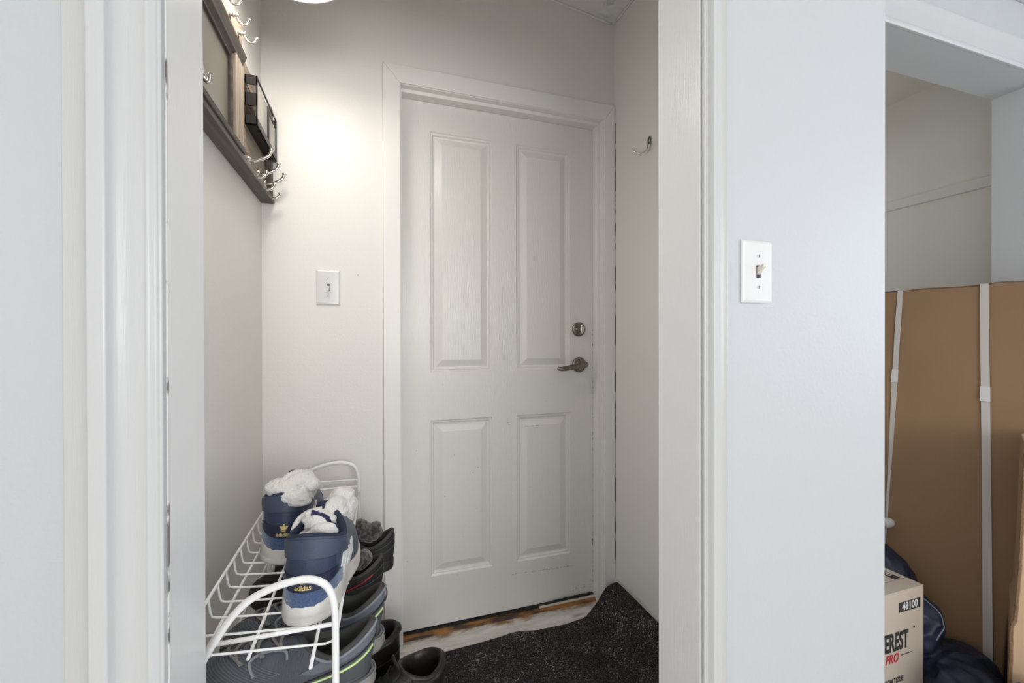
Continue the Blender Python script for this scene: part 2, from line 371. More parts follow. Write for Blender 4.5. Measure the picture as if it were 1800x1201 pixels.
struct('wall_room_rear', w, 'far_wall', 'white rear wall of the front room with a window', 'wall')
for nm, ax, lo, hi in (('window_1', 'x', -1.30, .20), ('window_2', 'y', -.45, 1.95), ('added_window', 'l', -2.0, -.6)):  # the left window is made up, an opening for the added fill
    m = MB()
    def wb(a0, a1, z0, z1):
        if ax == 'x': m.box(3.22, 3.27, a0, a1, z0, z1)
        elif ax == 'l': m.box(-1.75, -1.71, a0, a1, z0, z1)
        else: m.box(a0, a1, -2.87, -2.82, z0, z1)
    wb(lo, hi, .85, .91); wb(lo, hi, 2.09, 2.15); wb(lo, lo + .06, .91, 2.09); wb(hi - .06, hi, .91, 2.09); wb((lo + hi) / 2 - .03, (lo + hi) / 2 + .03, .91, 2.09); wb(lo + .06, hi - .06, 1.48, 1.52)
    struct(nm, m, 'trim', 'white framed window of the front room, out of view', 'window')
# wide closet opening on the right
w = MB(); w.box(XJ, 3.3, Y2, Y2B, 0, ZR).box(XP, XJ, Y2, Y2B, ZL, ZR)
struct('wall_closet_front', w, 'room_wall_dim', 'white wall and head around the wide closet opening', 'wall')
struct('wall_closet_right', MB().box(XC, XC + .06, Y2B, 2.3, 0, 2.6), 'closet_wall', 'dim right wall of the closet above the tall carton', 'wall')
struct('wall_closet_back', MB().box(XP, XC, 2.24, 2.3, 0, 2.6), 'closet_wall', 'dim back wall of the closet', 'wall')
struct('wall_closet_left', MB().box(XP - .03, XP, 1.75, 2.3, 0, 2.6), 'closet_wall', 'dim left wall of the closet', 'wall')
struct('ceiling_closet', MB().box(XP, XC + .06, Y2B, 2.3, 2.433, 2.49), 'closet_wall', 'dim closet ceiling', 'ceiling')
struct('trim_1', MB().box(XC - .018, XC, Y2B + .01, 2.2, 1.843, 1.892), 'door_trim', 'painted shelf cleat along the closet wall above the cartons', 'trim', bevel=.002)
# head casing of the closet opening
def profile_prism(prof, mtx, length):
    """prof: (across, out) pairs; extruded along local z; mtx maps (across, out, along)"""
    m = MB(); m.prism(prof, 0, length); m.xf(mtx); return m
def basis(o, a, b, c):
    m = Matrix.Identity(4)
    for i in range(3): m[i][0] = a[i]; m[i][1] = b[i]; m[i][2] = c[i]; m[i][3] = o[i]
    return m
prof_head = [(0, 0), (0, .009), (.006, .013), (.014, .013), (.020, .009), (.060, .011), (.075, .014), (.086, .019), (.096, .019), (.101, .014), (.101, 0)]
struct('trim_2', profile_prism(prof_head, basis((XP, Y2, ZL), (0, 0, 1), (0, -1, 0), (1, 0, 0)), XJ + .1 - XP), 'trim', 'moulded white head casing over the closet opening', 'trim', bevel=.0015)
# room cornice line at the top right
struct('trim_3', MB().box(XP + .02, 3.2, Y2 - .02, Y2, ZR - .022, ZR), 'trim', 'thin ceiling moulding above the closet opening', 'trim', bevel=.003)

# casings of the entry doorway (left and right), with the mouldings seen in section
# left: from the jamb edge outward (across = -x)
pl = [(0, 0), (0, .008), (.003, .0095), (.0055, .0075), (.0085, .0080), (.0115, .0108), (.0150, .0115), (.0185, .0095), (.0300, .0083), (.0430, .0098),
      (.0470, .0140), (.0492, .0225), (.0520, .0238), (.0650, .0245), (.0672, .0236), (.0690, .0165), (.0740, .0105), (.0840, .0060), (.0985, .0035), (.1005, 0)]
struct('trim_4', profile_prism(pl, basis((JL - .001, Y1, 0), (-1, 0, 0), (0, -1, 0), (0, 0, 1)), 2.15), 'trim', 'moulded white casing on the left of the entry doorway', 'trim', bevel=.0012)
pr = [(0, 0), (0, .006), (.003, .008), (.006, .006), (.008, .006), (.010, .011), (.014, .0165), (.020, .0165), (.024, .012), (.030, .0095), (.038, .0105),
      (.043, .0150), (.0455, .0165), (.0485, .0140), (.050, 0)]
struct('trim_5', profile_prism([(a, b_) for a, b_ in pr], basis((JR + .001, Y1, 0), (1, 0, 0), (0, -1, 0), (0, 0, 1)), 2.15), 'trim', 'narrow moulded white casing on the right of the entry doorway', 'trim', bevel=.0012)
# jamb linings and the hairline cracks where they meet the casing
struct('trim_6', MB().box(JL, JL + .0012, Y1 + .002, Y1B + .003, 0, 2.08), 'jamb', 'flat white jamb lining on the left of the entry doorway', 'trim')
struct('trim_7', MB().box(JR - .0012, JR, Y1 + .002, Y1B + .003, 0, 2.08), 'jamb', 'flat white jamb lining on the right of the entry doorway', 'trim')
struct('trim_8', MB().box(JL - .0004, JL + .0013, Y1 - .0002, Y1 + .0024, .5, 2.05), 'oldcrack', 'hairline paint crack beside the left jamb', 'crack')
struct('trim_9', MB().box(XR - .0022, XR + .001, YW - .0135, YW - .0105, .12, 2.05), 'crack', 'dark open crack between door casing and right wall', 'crack')
# baseboard on the right wall: flat board with a rounded cap and a shoe moulding
pb = [(0, 0), (0, .014), (.085, .014), (.090, .011), (.097, .0125), (.104, .011), (.109, .006), (.111, 0)]
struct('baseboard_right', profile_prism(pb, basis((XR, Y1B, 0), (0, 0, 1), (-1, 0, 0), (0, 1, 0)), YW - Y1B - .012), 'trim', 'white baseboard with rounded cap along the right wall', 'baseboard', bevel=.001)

# ------------------------------------------------------------------ back door with casing
cas = bpy.data.objects.new('trim_10', None); COL.objects.link(cas); tag(cas, 'white painted door casing and jambs with a dark crack on its right', 'trim', None, 'structure')
cas.location = (0, YW, 0)
def rel(mb, o): return mb.xf(Matrix.Translation(-V(o)))
CX0, CX1, CI0, CI1, CZI, CZO = .041, XR - .002, .101, .938, 2.062, 2.126
def casing(name, quad):
    m = MB(); y0, y1 = 0, -.012
    m.loft([[(x, y0, z) for x, z in quad], [(x, y1, z) for x, z in quad]], True, True, True)
    return obj(name, m, 'door_trim', cas, bevel=.0025)
casing('casing_board', [(CX0, 0), (CI0, 0), (CI0, CZI), (CX0, CZO)])
casing('casing_board', [(CI1, 0), (CX1, 0), (CX1, CZO), (CI1, CZI)])
casing('casing_board', [(CI0, CZI), (CI1, CZI), (CX1, CZO), (CX0, CZO)])
# jamb lining and stops
j = MB(); j.box(DX0 - .002, .1035, -.004, .15, 0, 2.075); obj('jamb_lining', j, 'door_trim', cas, bevel=.001)
j = MB(); j.box(.934, DX1 + .002, -.004, .15, 0, 2.075); obj('jamb_lining', j, 'door_trim', cas, bevel=.001)
j = MB(); j.box(.1035, .934, -.004, .15, 2.060, DZ + .002); obj('jamb_lining', j, 'door_trim', cas, bevel=.001)
STY = .021                                     # front of the stop, behind the wall plane
j = MB(); j.box(.1035, .1075, STY, .062, 0, 2.060); obj('door_stop', j, 'door_trim', cas, bevel=.001)
j = MB(); j.box(.921, .934, STY, .062, 0, 2.060); obj('door_stop', j, 'door_trim', cas, bevel=.001)
j = MB(); j.box(.1075, .921, STY, .062, 2.047, 2.060); obj('door_stop', j, 'door_trim', cas, bevel=.001)

YD = 1.669                                     # door face
door = bpy.data.objects.new('door_1', None); COL.objects.link(door); door.location = (0, YD, 0)
tag(door, 'off-white four-panel entry door with pewter lever and chipped paint', 'door', None, 'structure')
DL, DR, DB, DT = .105, .926, .020, 2.058
xs = [.2165, .4640, .5675, .8110]; zs = [.212, .819, 1.006, 1.937]
m = MB()                                       # slab with four moulded openings
def cell(x0, x1, z0, z1): m.box(x0, x1, 0, .04, z0, z1)
gx = [DL, xs[0], xs[1], xs[2], xs[3], DR]; gz = [DB, zs[0], zs[1], zs[2], zs[3], DT]
slab = bmesh.new()
vg = {}
def gv(i, k):
    if (i, k) not in vg: vg[(i, k)] = slab.verts.new((gx[i], 0, gz[k]))
    return vg[(i, k)]
for i in range(5):
    for k in range(5):
        if i in (1, 3) and k in (1, 3): continue
        slab.faces.new((gv(i, k), gv(i + 1, k), gv(i + 1, k + 1), gv(i, k + 1)))
me = bpy.data.meshes.new('slab')
ext = bmesh.ops.extrude_face_region(slab, geom=slab.faces[:])
for e in ext['geom']:
    if isinstance(e, bmesh.types.BMVert): e.co.y += .042
bmesh.ops.recalc_face_normals(slab, faces=slab.faces); slab.to_mesh(me); slab.free()
obj('slab', me, 'door', door)
for k in (0, 2):
    for i in (0, 2):
        x0, x1, z0, z1 = xs[i], xs[i + 1], zs[k], zs[k + 1]
        prof = [(0, .0), (.003, .0045), (.007, .006), (.010, .0045), (.014, .0105), (.019, .0115), (.024, .0095), (.045, .0015), (.047, .0010)]
        rings = [[(x0 + a, y, z0 + a), (x1 - a, y, z0 + a), (x1 - a, y, z1 - a), (x0 + a, y, z1 - a)] for a, y in prof]
        p = MB(); p.loft(rings, True, False, True); obj('panel', p, 'door', door)
# lever handle: rosette, neck, lever
hd = MB().lathe([(.001, -.0005), (.0305, -.0005), (.0325, -.003), (.0325, -.007), (.0295, -.0105), (.022, -.0125), (.0145, -.014), (.0125, -.018), (.0125, -.030)], (.853, 0, 1.023), (0, 1, 0), 36)
handle = obj('door_handle', hd, 'pewter', door, True); handle['label'] = 'aged pewter lever handle on a round rosette'
lv = [(.874, -.037, 1.024), (.866, -.044, 1.0245), (.853, -.047, 1.0245), (.835, -.0465, 1.022), (.815, -.0455, 1.018), (.790, -.046, 1.0135), (.768, -.0455, 1.0105), (.752, -.043, 1.0095), (.744, -.039, 1.010), (.741, -.035, 1.0105)]
obj('lever', MB().tube(spline(lv, 4), [.004 + .0095 * min(1, i / 5) - .0048 * smoothstep(8, 36, i) for i in range(37)], 14, flat=.95, up=(0, 0, 1)), 'pewter', handle, True)
db = MB().lathe([(.001, -.0005), (.0285, -.0005), (.0305, -.003), (.0305, -.008), (.0280, -.011), (.001, -.0125)], (.851, 0, 1.176), (0, 1, 0), 36)
dead = obj('deadbolt', db, 'pewter', door, True); dead['label'] = 'round pewter deadbolt with an upright thumbturn'
tt = MB().loft([[(.857 + math.cos(t) * .0075 * s, -.011 - d, 1.176 + math.sin(t) * .021 * s) for t in [2 * PI * k / 20 for k in range(20)]] for s, d in ((.8, 0), (.9, .006), (1, .011), (.95, .015), (.7, .0175))], True, True, True)
obj('thumbturn', tt, 'chrome', dead, True)
obj('screw', MB().lathe([(.0001, 0), (.0025, 0), (.0025, -.001), (.0001, -.0015)], (.838, -.0115, 1.176), (0, 1, 0), 10), 'chrome', dead, True)
# bottom of the door: ragged black seal, rusty wooden threshold, bare metal strip at the latch side
rs = random.Random(3)
pts = [(x, -.006, .0125 + .010 * smoothstep(.5, .9, x) + rs.uniform(-.0015, .0015)) for x in [DL + .004 + i * .012 for i in range(68)]]
obj('bottom_seal', MB().tube(pts, [.0028 + .0035 * smoothstep(.35, .8, p[0]) * rs.uniform(.5, 1.2) for p in pts], 6), 'black_rubber', door)['label'] = 'ragged black rubber seal'
ch = MB(); rc = random.Random(11)
def chip(x, z, sx_, sz_):
    k = rc.randint(5, 7); vs = [(x + math.cos(2 * PI * i / k) * sx_ * rc.uniform(.5, 1), -.0004, z + math.sin(2 * PI * i / k) * sz_ * rc.uniform(.5, 1)) for i in range(k)]
    ch.add(vs, [tuple(range(k))])
for i in range(70):
    t = rc.random() ** .7; chip(.50 + .33 * t + rc.uniform(-.004, .004), .166 - .012 * t + rc.gauss(0, .0012), rc.uniform(.001, .006), rc.uniform(.0004, .0011))
for i in range(60): chip(.80 + .115 * rc.random() ** .6, .045 + abs(rc.gauss(0, .012)), rc.uniform(.0006, .0035), rc.uniform(.0004, .0014))
for i in range(60): chip(.9195 + rc.gauss(0, .0012), rc.uniform(.03, 1.2), rc.uniform(.0004, .0013), rc.uniform(.001, .010))
for i in range(45): chip(rc.uniform(.12, .9), rc.uniform(.08, 1.0), rc.uniform(.0005, .0018), rc.uniform(.0004, .0014))
for x_, z_ in ((.402, .655), (.405, .62), (.385, .60), (.53, .79), (.535, .783), (.27, .52)): chip(x_, z_, .004, .0014)
for i in range(26): chip(.605 + .06 * rc.random(), .771 + rc.gauss(0, .0006), .003, .0007)
cho = obj('paint_chips', ch, 'crack', door); cho['kind'] = 'stuff'
th = bpy.data.objects.new('trim_11', None); COL.objects.link(th); tag(th, 'rust-stained wooden threshold under the entry door', 'threshold', None, 'structure')
gr = MB(); n = 40; R0 = []; R1 = []; R2 = []; R3 = []
for i in range(n + 1):
    x = .1045 + (.933 - .1045) * i / n; h = .0095 + .0012 * noise.noise((x * 20, 1, 0)); e = .003 * noise.noise((x * 14, 5, 0))
    R0.append((x, 1.640 + e, .0)); R1.append((x, 1.643 + e, h * .7)); R2.append((x, 1.652, h)); R3.append((x, 1.74, h))
gr.loft([R0, R1, R2, R3], False); gr.add([R0[0], R1[0], R2[0], R3[0], R0[-1], R1[-1], R2[-1], R3[-1]], [(0, 1, 2, 3), (7, 6, 5, 4)])
obj('sill_board', gr, 'brown_wood', th, True)
obj('metal_strip', MB().box(.66, .920, 1.652, 1.664, .010, .0165), 'plastic_ivory', th, bevel=.001)['label'] = 'worn pale metal strip at the latch side'
obj('gap_shade', MB().box(.105, .930, 1.664, 1.70, .0095, .012), 'black_rubber', th)  # black strip painted in for the shade under the door

# ------------------------------------------------------------------ pendant lamp
lamp = thing('pendant_lamp', 'round ceiling lamp with a glowing white diffuser above the coat organizer', 'lamp', (-.185, 1.17, 2.113))
zt = zc(-.185) - 2.113
obj('lamp_shade', MB().lathe([(.012, .15), (.05, .14), (.10, .09), (.125, .02), (.128, -.03), (.131, -.052), (.128, -.052), (.122, -.02), (.118, .02), (.09, .085), (.012, .135)], (0, 0, 0), n=40), 'shade', lamp, True)
obj('diffuser', MB().lathe([(.001, -.089), (.03, -.0865), (.06, -.079), (.09, -.067), (.112, -.054), (.122, -.045), (.122, -.040), (.001, -.038)], (0, 0, 0), n=40), 'glow', lamp, True)
obj('rod', MB().tube([(0, 0, .13), (0, 0, zt - .02)], .007, 10), 'chrome', lamp, True)
obj('ceiling_rose', MB().lathe([(.012, -.03), (.04, -.025), (.055, -.008), (.055, .02)], (0, 0, zt)), 'chrome', lamp, True)
pl_ = bpy.data.lights.new('pendant_bulb', 'AREA'); pl_.shape = 'DISK'; pl_.size = .22; pl_.energy = 1.7; pl_.color = (1, .93, .84)
plo = bpy.data.objects.new('pendant_bulb', pl_); COL.objects.link(plo); plo.location = (-.185, 1.17, 2.022); 

# ------------------------------------------------------------------ light switches
def switch(label, loc, rotz, up):
    r = thing('light_switch', label, 'light switch', loc, (0, 0, rotz))
    w_, h_ = .0385, .0605
    rr = lambda sx, sz, y: [(sx, y, sz), (-sx, y, sz), (-sx, y, -sz), (sx, y, -sz)]
    p = MB(); p.loft([rr(w_, h_, 0), rr(w_, h_, -.002), rr(w_ - .0012, h_ - .0012, -.0035), rr(w_ - .0050, h_ - .0050, -.0058), rr(w_ - .0085, h_ - .0085, -.0064)], True, True, True)
    obj('wall_plate', p, 'plastic', r, bevel=.0008)
    obj('toggle_slot', MB().box(-.0052, .0052, -.0068, -.0060, -.012, .012), 'slot', r)
    t = MB(); s = 1 if up else -1
    t.loft([[(a * .0042, -.006, b_ * .0075 + s * .001) for a, b_ in ((1, 1), (-1, 1), (-1, -1), (1, -1))],
            [(a * .0040, -.012, b_ * .0048 + s * .005) for a, b_ in ((1, 1), (-1, 1), (-1, -1), (1, -1))],
            [(a * .0034, -.021, b_ * .0030 + s * .0105) for a, b_ in ((1, 1), (-1, 1), (-1, -1), (1, -1))]], True, True, True)
    obj('toggle', t, 'plastic_ivory', r, bevel=.0007)
    for sz in (.030, -.030):
        o = obj('screw', MB().lathe([(.0001, 0), (.0031, 0), (.0030, -.0006), (.0018, -.0012), (.0001, -.0014)], (0, -.0063, sz), (0, 1, 0), 12), 'plastic', r, True)
        obj('screw_slot', MB().box(-.0005, .0005, -.0079, -.0070, sz - .0026, sz + .0026), 'slot', o)
    return r
switch('white toggle switch plate on the back wall left of the door', (-.1415, YW, 1.313), 0, False)
switch('glossy white toggle switch plate on the partition beside the doorway moulding', (.708, Y1, 1.261), 0, True)
nail = obj('wall_nail', MB().lathe([(.0001, 0), (.003, 0), (.003, -.003), (.0001, -.004)], (-.045, YW, 1.363), (0, 1, 0), 10), 'wall', None, True)
tag(nail, 'small painted-over nail head right of the back wall switch', 'nail')

# ------------------------------------------------------------------ coat hook on the right wall
hk = thing('coat_hook', 'small nickel double coat hook alone on the right wall', 'hook', (XR, 1.355, 1.858))
ring = [(-.003, math.cos(t) * .0075, .013 + math.sin(t) * .016) for t in [2 * PI * i / 20 for i in range(20)]]
obj('mounting_eye', MB().tube(ring, .0026, 8, closed=True), 'darkmetal', hk, True)
obj('stem', MB().tube(spline([(-.003, 0, .006), (-.006, 0, -.006), (-.008, .001, -.016)], 5), [.006 - .0002 * i for i in range(11)], 10), 'darkmetal', hk, True)
obj('prong', MB().tube(spline([(-.007, .001, -.012), (-.018, .010, -.026), (-.034, .022, -.029), (-.044, .032, -.020), (-.047, .036, -.008)], 6), .0033, 10), 'chrome', hk, True)
obj('prong', MB().tube(spline([(-.007, -.001, -.012), (-.012, -.008, -.020), (-.017, -.017, -.019), (-.019, -.022, -.010)], 6), .0030, 10), 'chrome', hk, True)

# ------------------------------------------------------------------ wooden wall organizer on the left wall
org = thing('wall_organizer', 'dark wooden wall organizer with chalkboard, mail basket and nickel hooks on the left wall', 'organizer', (XL, 1.24, 1.585))
OO = (XL, 1.24, 1.585)
def ob(name, mb, m_, parent=org, **k):
    return obj(name, rel(mb, OO), m_, parent, **k)
YA, YB, YE = .775, 1.24, 1.600
# backing planks, laid along the wall
zb = [1.585, 1.650, 1.714, 1.778, 1.842, 1.897]
for i in range(5):
    ob('plank', MB().box(XL + .001, XL + .018, YA, YE - .024, zb[i] + (.0 if i else .016), zb[i + 1] - .0016), 'plankwood', bevel=.0015)
ob('bottom_rail', MB().box(XL + .001, XL + .040, YA, YE, 1.585, 1.601), 'darkwood', bevel=.002)
ob('end_stile', MB().box(XL + .001, XL + .036, YE - .023, YE, 1.601, 1.897), 'darkwood', bevel=.002)
# chalkboard with its moulded frame
ob('chalkboard', MB().box(XL + .018, XL + .024, YA + .03, YB - .05, 1.60, 1.85), 'chalk')
ob('frame_stile', MB().box(XL + .018, XL + .040, YB - .062, YB, 1.601, 1.822), 'stilewood', bevel=.002)
ob('frame_bead', MB().box(XL + .022, XL + .034, YB - .068, YB - .061, 1.601, 1.822), 'darkwood', bevel=.003)
ob('frame_stile', MB().box(XL + .018, XL + .040, YA, YA + .06, 1.601, 1.822), 'stilewood', bevel=.002)
pm = [(0, .018), (0, .044), (.006, .046), (.010, .042), (.014, .044), (.018, .040), (.022, .036), (.030, .030), (.034, .024), (.034, .018)]
ob('frame_moulding', profile_prism(pm, basis((XL, YA, 1.600), (0, 0, 1), (1, 0, 0), (0, 1, 0)), YB - YA), 'darkwood', bevel=.001)
pm2 = [(0, .018), (0, .030), (.010, .032), (.014, .040), (.022, .042), (.028, .046), (.038, .049), (.042, .047), (.042, .018)]
ob('crown_moulding', profile_prism(pm2, basis((XL, YA, 1.806), (0, 0, 1), (1, 0, 0), (0, 1, 0)), YB - YA - .004), 'darkwood', bevel=.001)
ob('hook_rail', MB().box(XL + .001, XL + .026, YA, 1.285, 1.850, 1.945), 'plankwood', bevel=.002)
# knob hooks on the rail
kh = []
for i, y in enumerate((1.250, 1.184, 1.118, 1.052, .986, .920)):
    o = XL + .026
    b_ = MB().lathe([(.001, 0), (.0075, 0), (.0075, .002), (.004, .004), (.0042, .005), (.0068, .007), (.0068, .009), (.0042, .011), (.0042, .013), (.0060, .015), (.0056, .017), (.001, .018)], (o, y, 1.912), (1, 0, 0), 14)
    b2 = ob('knob_hook', b_, 'chrome', smooth=True)
    ob('prong', MB().tube(spline([(o + .013, y, 1.910), (o + .017, y, 1.901), (o + .024, y, 1.893), (o + .033, y, 1.893), (o + .040, y, 1.900), (o + .042, y, 1.908)], 4), [.0028] * 20 + [.0035], 8), 'chrome', b2, smooth=True)
# double coat hooks along the foot
for i, y in enumerate((1.372, 1.474, 1.560)):
    o = XL + (.018 if y > 1.25 else .044)
    zc_ = 1.632 if y > 1.25 else 1.640
    pb_ = MB().loft([[(o + d, y + math.cos(t) * .0085 * s, zc_ + math.sin(t) * .019 * s) for t in [2 * PI * k / 18 for k in range(18)]] for d, s in ((0, 1), (.003, 1), (.006, .7))], True, True, True)
    p_ = ob('coat_hook', pb_, 'chrome', smooth=True)
    up_ = spline([(o + .003, y, zc_ + .002), (o + .012, y, zc_ + .004), (o + .032, y, zc_ + .012), (o + .050, y, zc_ + .023), (o + .057, y, zc_ + .036), (o + .058, y, zc_ + .044)], 5)
    ob('prong', MB().tube(up_, [.0046] * 21 + [.0052, .0062, .0068, .0064, .0045], 10), 'chrome', p_, smooth=True)
    lo_ = spline([(o + .003, y, zc_ - .004), (o + .006, y, zc_ - .022), (o + .017, y, zc_ - .037), (o + .032, y, zc_ - .040), (o + .043, y, zc_ - .031), (o + .046, y, zc_ - .020)], 5)
    ob('prong', MB().tube(lo_, [.0044] * 21 + [.005, .0058, .0064, .0060, .0042], 10), 'chrome', p_, smooth=True)
sh = ob('coat_hook', MB().loft([[(XL + .044 + d, .934 + math.cos(t) * .008 * s_, 1.634 + math.sin(t) * .016 * s_) for t in [2 * PI * k / 18 for k in range(18)]] for d, s_ in ((0, 1), (.003, 1), (.006, .7))], True, True, True), 'chrome', smooth=True)
ob('prong', MB().tube(spline([(XL + .047, .934, 1.628), (XL + .050, .934, 1.618), (XL + .058, .934, 1.612), (XL + .060, .934, 1.618), (XL + .061, .934, 1.628)], 5), .0036, 10), 'chrome', sh, smooth=True)
# mail basket: black metal with openings, grey card showing inside
bx0, bx1, by0, by1, bz0, bz1 = XL + .019, XL + .049, 1.335, 1.592, 1.722, 1.858
bk = MB(); t_ = .0035
for z in (bz0, bz0 + .020, bz1 - .012):                           # near end: bars with gaps
    pass
bk.box(bx0, bx1, by0, by0 + t_, bz1 - .026, bz1).box(bx0, bx1, by0, by0 + t_, bz0 + .052, bz1 - .048).box(bx0, bx1, by0, by0 + t_, bz0, bz0 + .026)
bk.box(bx1 - t_, bx1, by0, by0 + .006, bz0, bz1).box(bx0, bx0 + t_, by0, by0 + .006, bz0, bz1)
bk.box(bx0, bx1, by1 - t_, by1, bz1 - .026, bz1).box(bx0, bx1, by1 - t_, by1, bz0, bz0 + .026)
bk.box(bx1 - t_, bx1, by1 - .006, by1, bz0, bz1)
bk.box(bx1 - t_, bx1, by0, by1, bz1 - .006, bz1).box(bx1 - t_, bx1, by0, by1, bz0, bz0 + .022)
ym = by0 + (by1 - by0) * .56
bk.box(bx1 - t_, bx1, ym - .004, ym + .004, bz0, bz1).box(bx0, bx1, ym - t_ / 2, ym + t_ / 2, bz0, bz1 - .03)
bk.box(bx0, bx1, by0, by1, bz0, bz0 + t_)
basket = ob('mail_basket', bk, 'blackmetal', bevel=.0006); basket['label'] = 'black metal mail basket with two open pockets'
ob('card_insert', MB().box(bx1 - .0062, bx1 - .0042, by0 + .010, ym - .006, bz0 + .012, bz1 - .012), 'paper', basket)
ob('card_insert', MB().box(bx1 - .0062, bx1 - .0042, ym + .006, by1 - .010, bz0 + .012, bz1 - .030), 'paper', basket)

# ------------------------------------------------------------------ door mat (one rumpled sheet, far right corner riding up the baseboard)
def mat_edge(x):
    pts_ = [(-.05, 1.530), (.217, 1.537), (.369, 1.541), (.434, 1.545), (.528, 1.551), (.617, 1.538), (.72, 1.536), (.80, 1.545), (.87, 1.563), (.93, 1.575), (.975, 1.560)]
    for (a, ya), (b_, yb) in zip(pts_, pts_[1:]):
        if x <= b_: return ya + (yb - ya) * smoothstep(a, b_, x)
    return pts_[-1][1]
def mat_h(x, y):
    up = .112 * smoothstep(.80, .985, x) ** 1.15 * (.93 + .07 * smoothstep(.9, 1.5, y))
    rip = .004 * smoothstep(1.2, 1.5, y) * max(0, math.sin((x - .40) * 15)) * smoothstep(.35, .5, x) * (1 - smoothstep(.7, .8, x))
    return up + rip + .0012 * noise.noise((x * 9, y * 9, 0))
g = MB(); nx, ny = 96, 64; top = []; bot = []
for jy in range(ny + 1):
    for ix in range(nx + 1):
        x = -.05 + (.971 + .05) * ix / nx; s = jy / ny; y = .86 + (mat_edge(x) - .86) * s
        z = mat_h(x, y); edge = min(1, (1 - s) * 26 + .15)
        top.append((x, y, z + .002 + .009 * edge ** .5)); bot.append((x, y, z + .0006))
W_ = nx + 1; n_ = len(top)
fs = []
for jy in range(ny):
    for ix in range(nx):
        a = jy * W_ + ix; fs.append((a, a + 1, a + W_ + 1, a + W_)); fs.append((n_ + a, n_ + a + W_, n_ + a + W_ + 1, n_ + a + 1))
for ix in range(nx):
    a = ix; fs.append((a, n_ + a, n_ + a + 1, a + 1)); a = ny * W_ + ix; fs.append((a, a + 1, n_ + a + 1, n_ + a))
for jy in range(ny):
    a = jy * W_; fs.append((a, a + W_, n_ + a + W_, n_ + a)); a = jy * W_ + nx; fs.append((a, n_ + a, n_ + a + W_, a + W_))
g.add(top + bot, fs)
tag(obj('door_mat', g, 'carpet', None, True), 'rumpled black flecked carpet mat on the floor before the door', 'mat')

# ------------------------------------------------------------------ shoe rack
RX0, RX1 = -.290, -.058
rack = thing('shoe_rack', 'white wire shoe rack with tubular end frames along the left wall', 'shoe rack', (-.17, 1.18, 0))
RO = (-.17, 1.18, 0)
def rk(name, mb, parent=rack, smooth=True, m_='rackwire'): return obj(name, rel(mb, RO), m_, parent, smooth)
def frame(y, dx, k=1.0):
    right = RX1 - .004 + dx
    pts_ = [(right, y, .001), (right, y, .30), (right, y, .60), (right - .001, y, .655), (right - .006, y, .683), (right - .016, y, .702), (right - .034 * k, y, .714), (right - .058 * k, y, .718),
            (right - .094 * k, y, .713), (right - .130 * k, y, .699), (right - .155 * k, y, .678), (right - .175 * k, y, .651), (right - .197 * k, y, .615), (right - .222 * k, y, .565), (right - .235 * k, y, .525), (right - .238 * k, y, .48), (right - .238 * k, y, .25), (right - .238 * k, y, .001)]
    f = rk('end_frame', MB().tube(spline(pts_, 5), .0062, 12))
    for z in (.630, .475, .315, .155):
        rk('crossbar', MB().tube([(right, y + .001, z), (right - .185 * k if z > .6 else right - .238 * k, y + .001, z + .004)], .0038, 8), f)
    rk('foot_cap', MB().lathe([(.0085, 0), (.0085, .018), (.0065, .020)], (right, y, 0), n=12), f, m_='greysole')
    rk('foot_cap', MB().lathe([(.0085, 0), (.0085, .018), (.0065, .020)], (right - .238 * k, y, 0), n=12), f, m_='greysole')
    return f
RY0, RY1 = .812, 1.550
frame(RY0, 0); ff = frame(RY1, .020, 1.16)
rk('crossbar', MB().tube([(RX1 + .012, RY1 - .002, .655), (RX1 - .12, RY1 - .002, .659), (RX1 - .165, RY1 - .002, .655)], .0028, 8), ff)
def tier(zl, zr, lip):
    """basket shelf that slopes down to the front: rails, floor wires, cross wires"""
    dxf = lambda y: .020 * (y - RY0) / (RY1 - RY0)
    m = MB(); m.tube([(RX0, RY0 - .004, zl + .036), (RX0, RY1 + .002, zl + .036)], .0032, 8)
    t0 = rk('shelf', m)
    rk('front_rail', MB().tube([(RX1 - .002, RY0, zr + lip), (RX1 + .018, RY1, zr + lip)], .0032, 8), t0)
    for k, (fx, ya) in enumerate(((.10, .835), (.40, RY0), (.83, .772))):
        x = RX0 + (RX1 - RX0) * fx; z = zl + (zr - zl) * fx - .0045
        rk('floor_wire', MB().tube([(x, ya, z), (x + .016 * fx, RY1 + .004, z)], .0030, 8), t0)
    n = 15
    for i in range(n):
        y = RY0 + .012 + (RY1 - RY0 - .02) * i / (n - 1); d = dxf(y)
        p = [(RX0 + .001, y, zl + .036), (RX0 + .004, y, zl + .012), (RX0 + .007, y, zl + .003), (RX0 + .014, y, zl), (RX0 + .06, y, zl + (zr - zl) * .25), ((RX0 + RX1) / 2, y, (zl + zr) / 2),
             (RX1 - .022 + d, y, zr + .001), (RX1 - .008 + d, y, zr + .004), (RX1 - .003 + d, y, zr + lip * .6), (RX1 - .001 + d, y, zr + lip)]
        rk('cross_wire', MB().tube(p, .0022, 6), t0)
tier(.614, .590, .024); tier(.446, .424, .009); tier(.290, .268, .012); tier(.130, .108, .012)

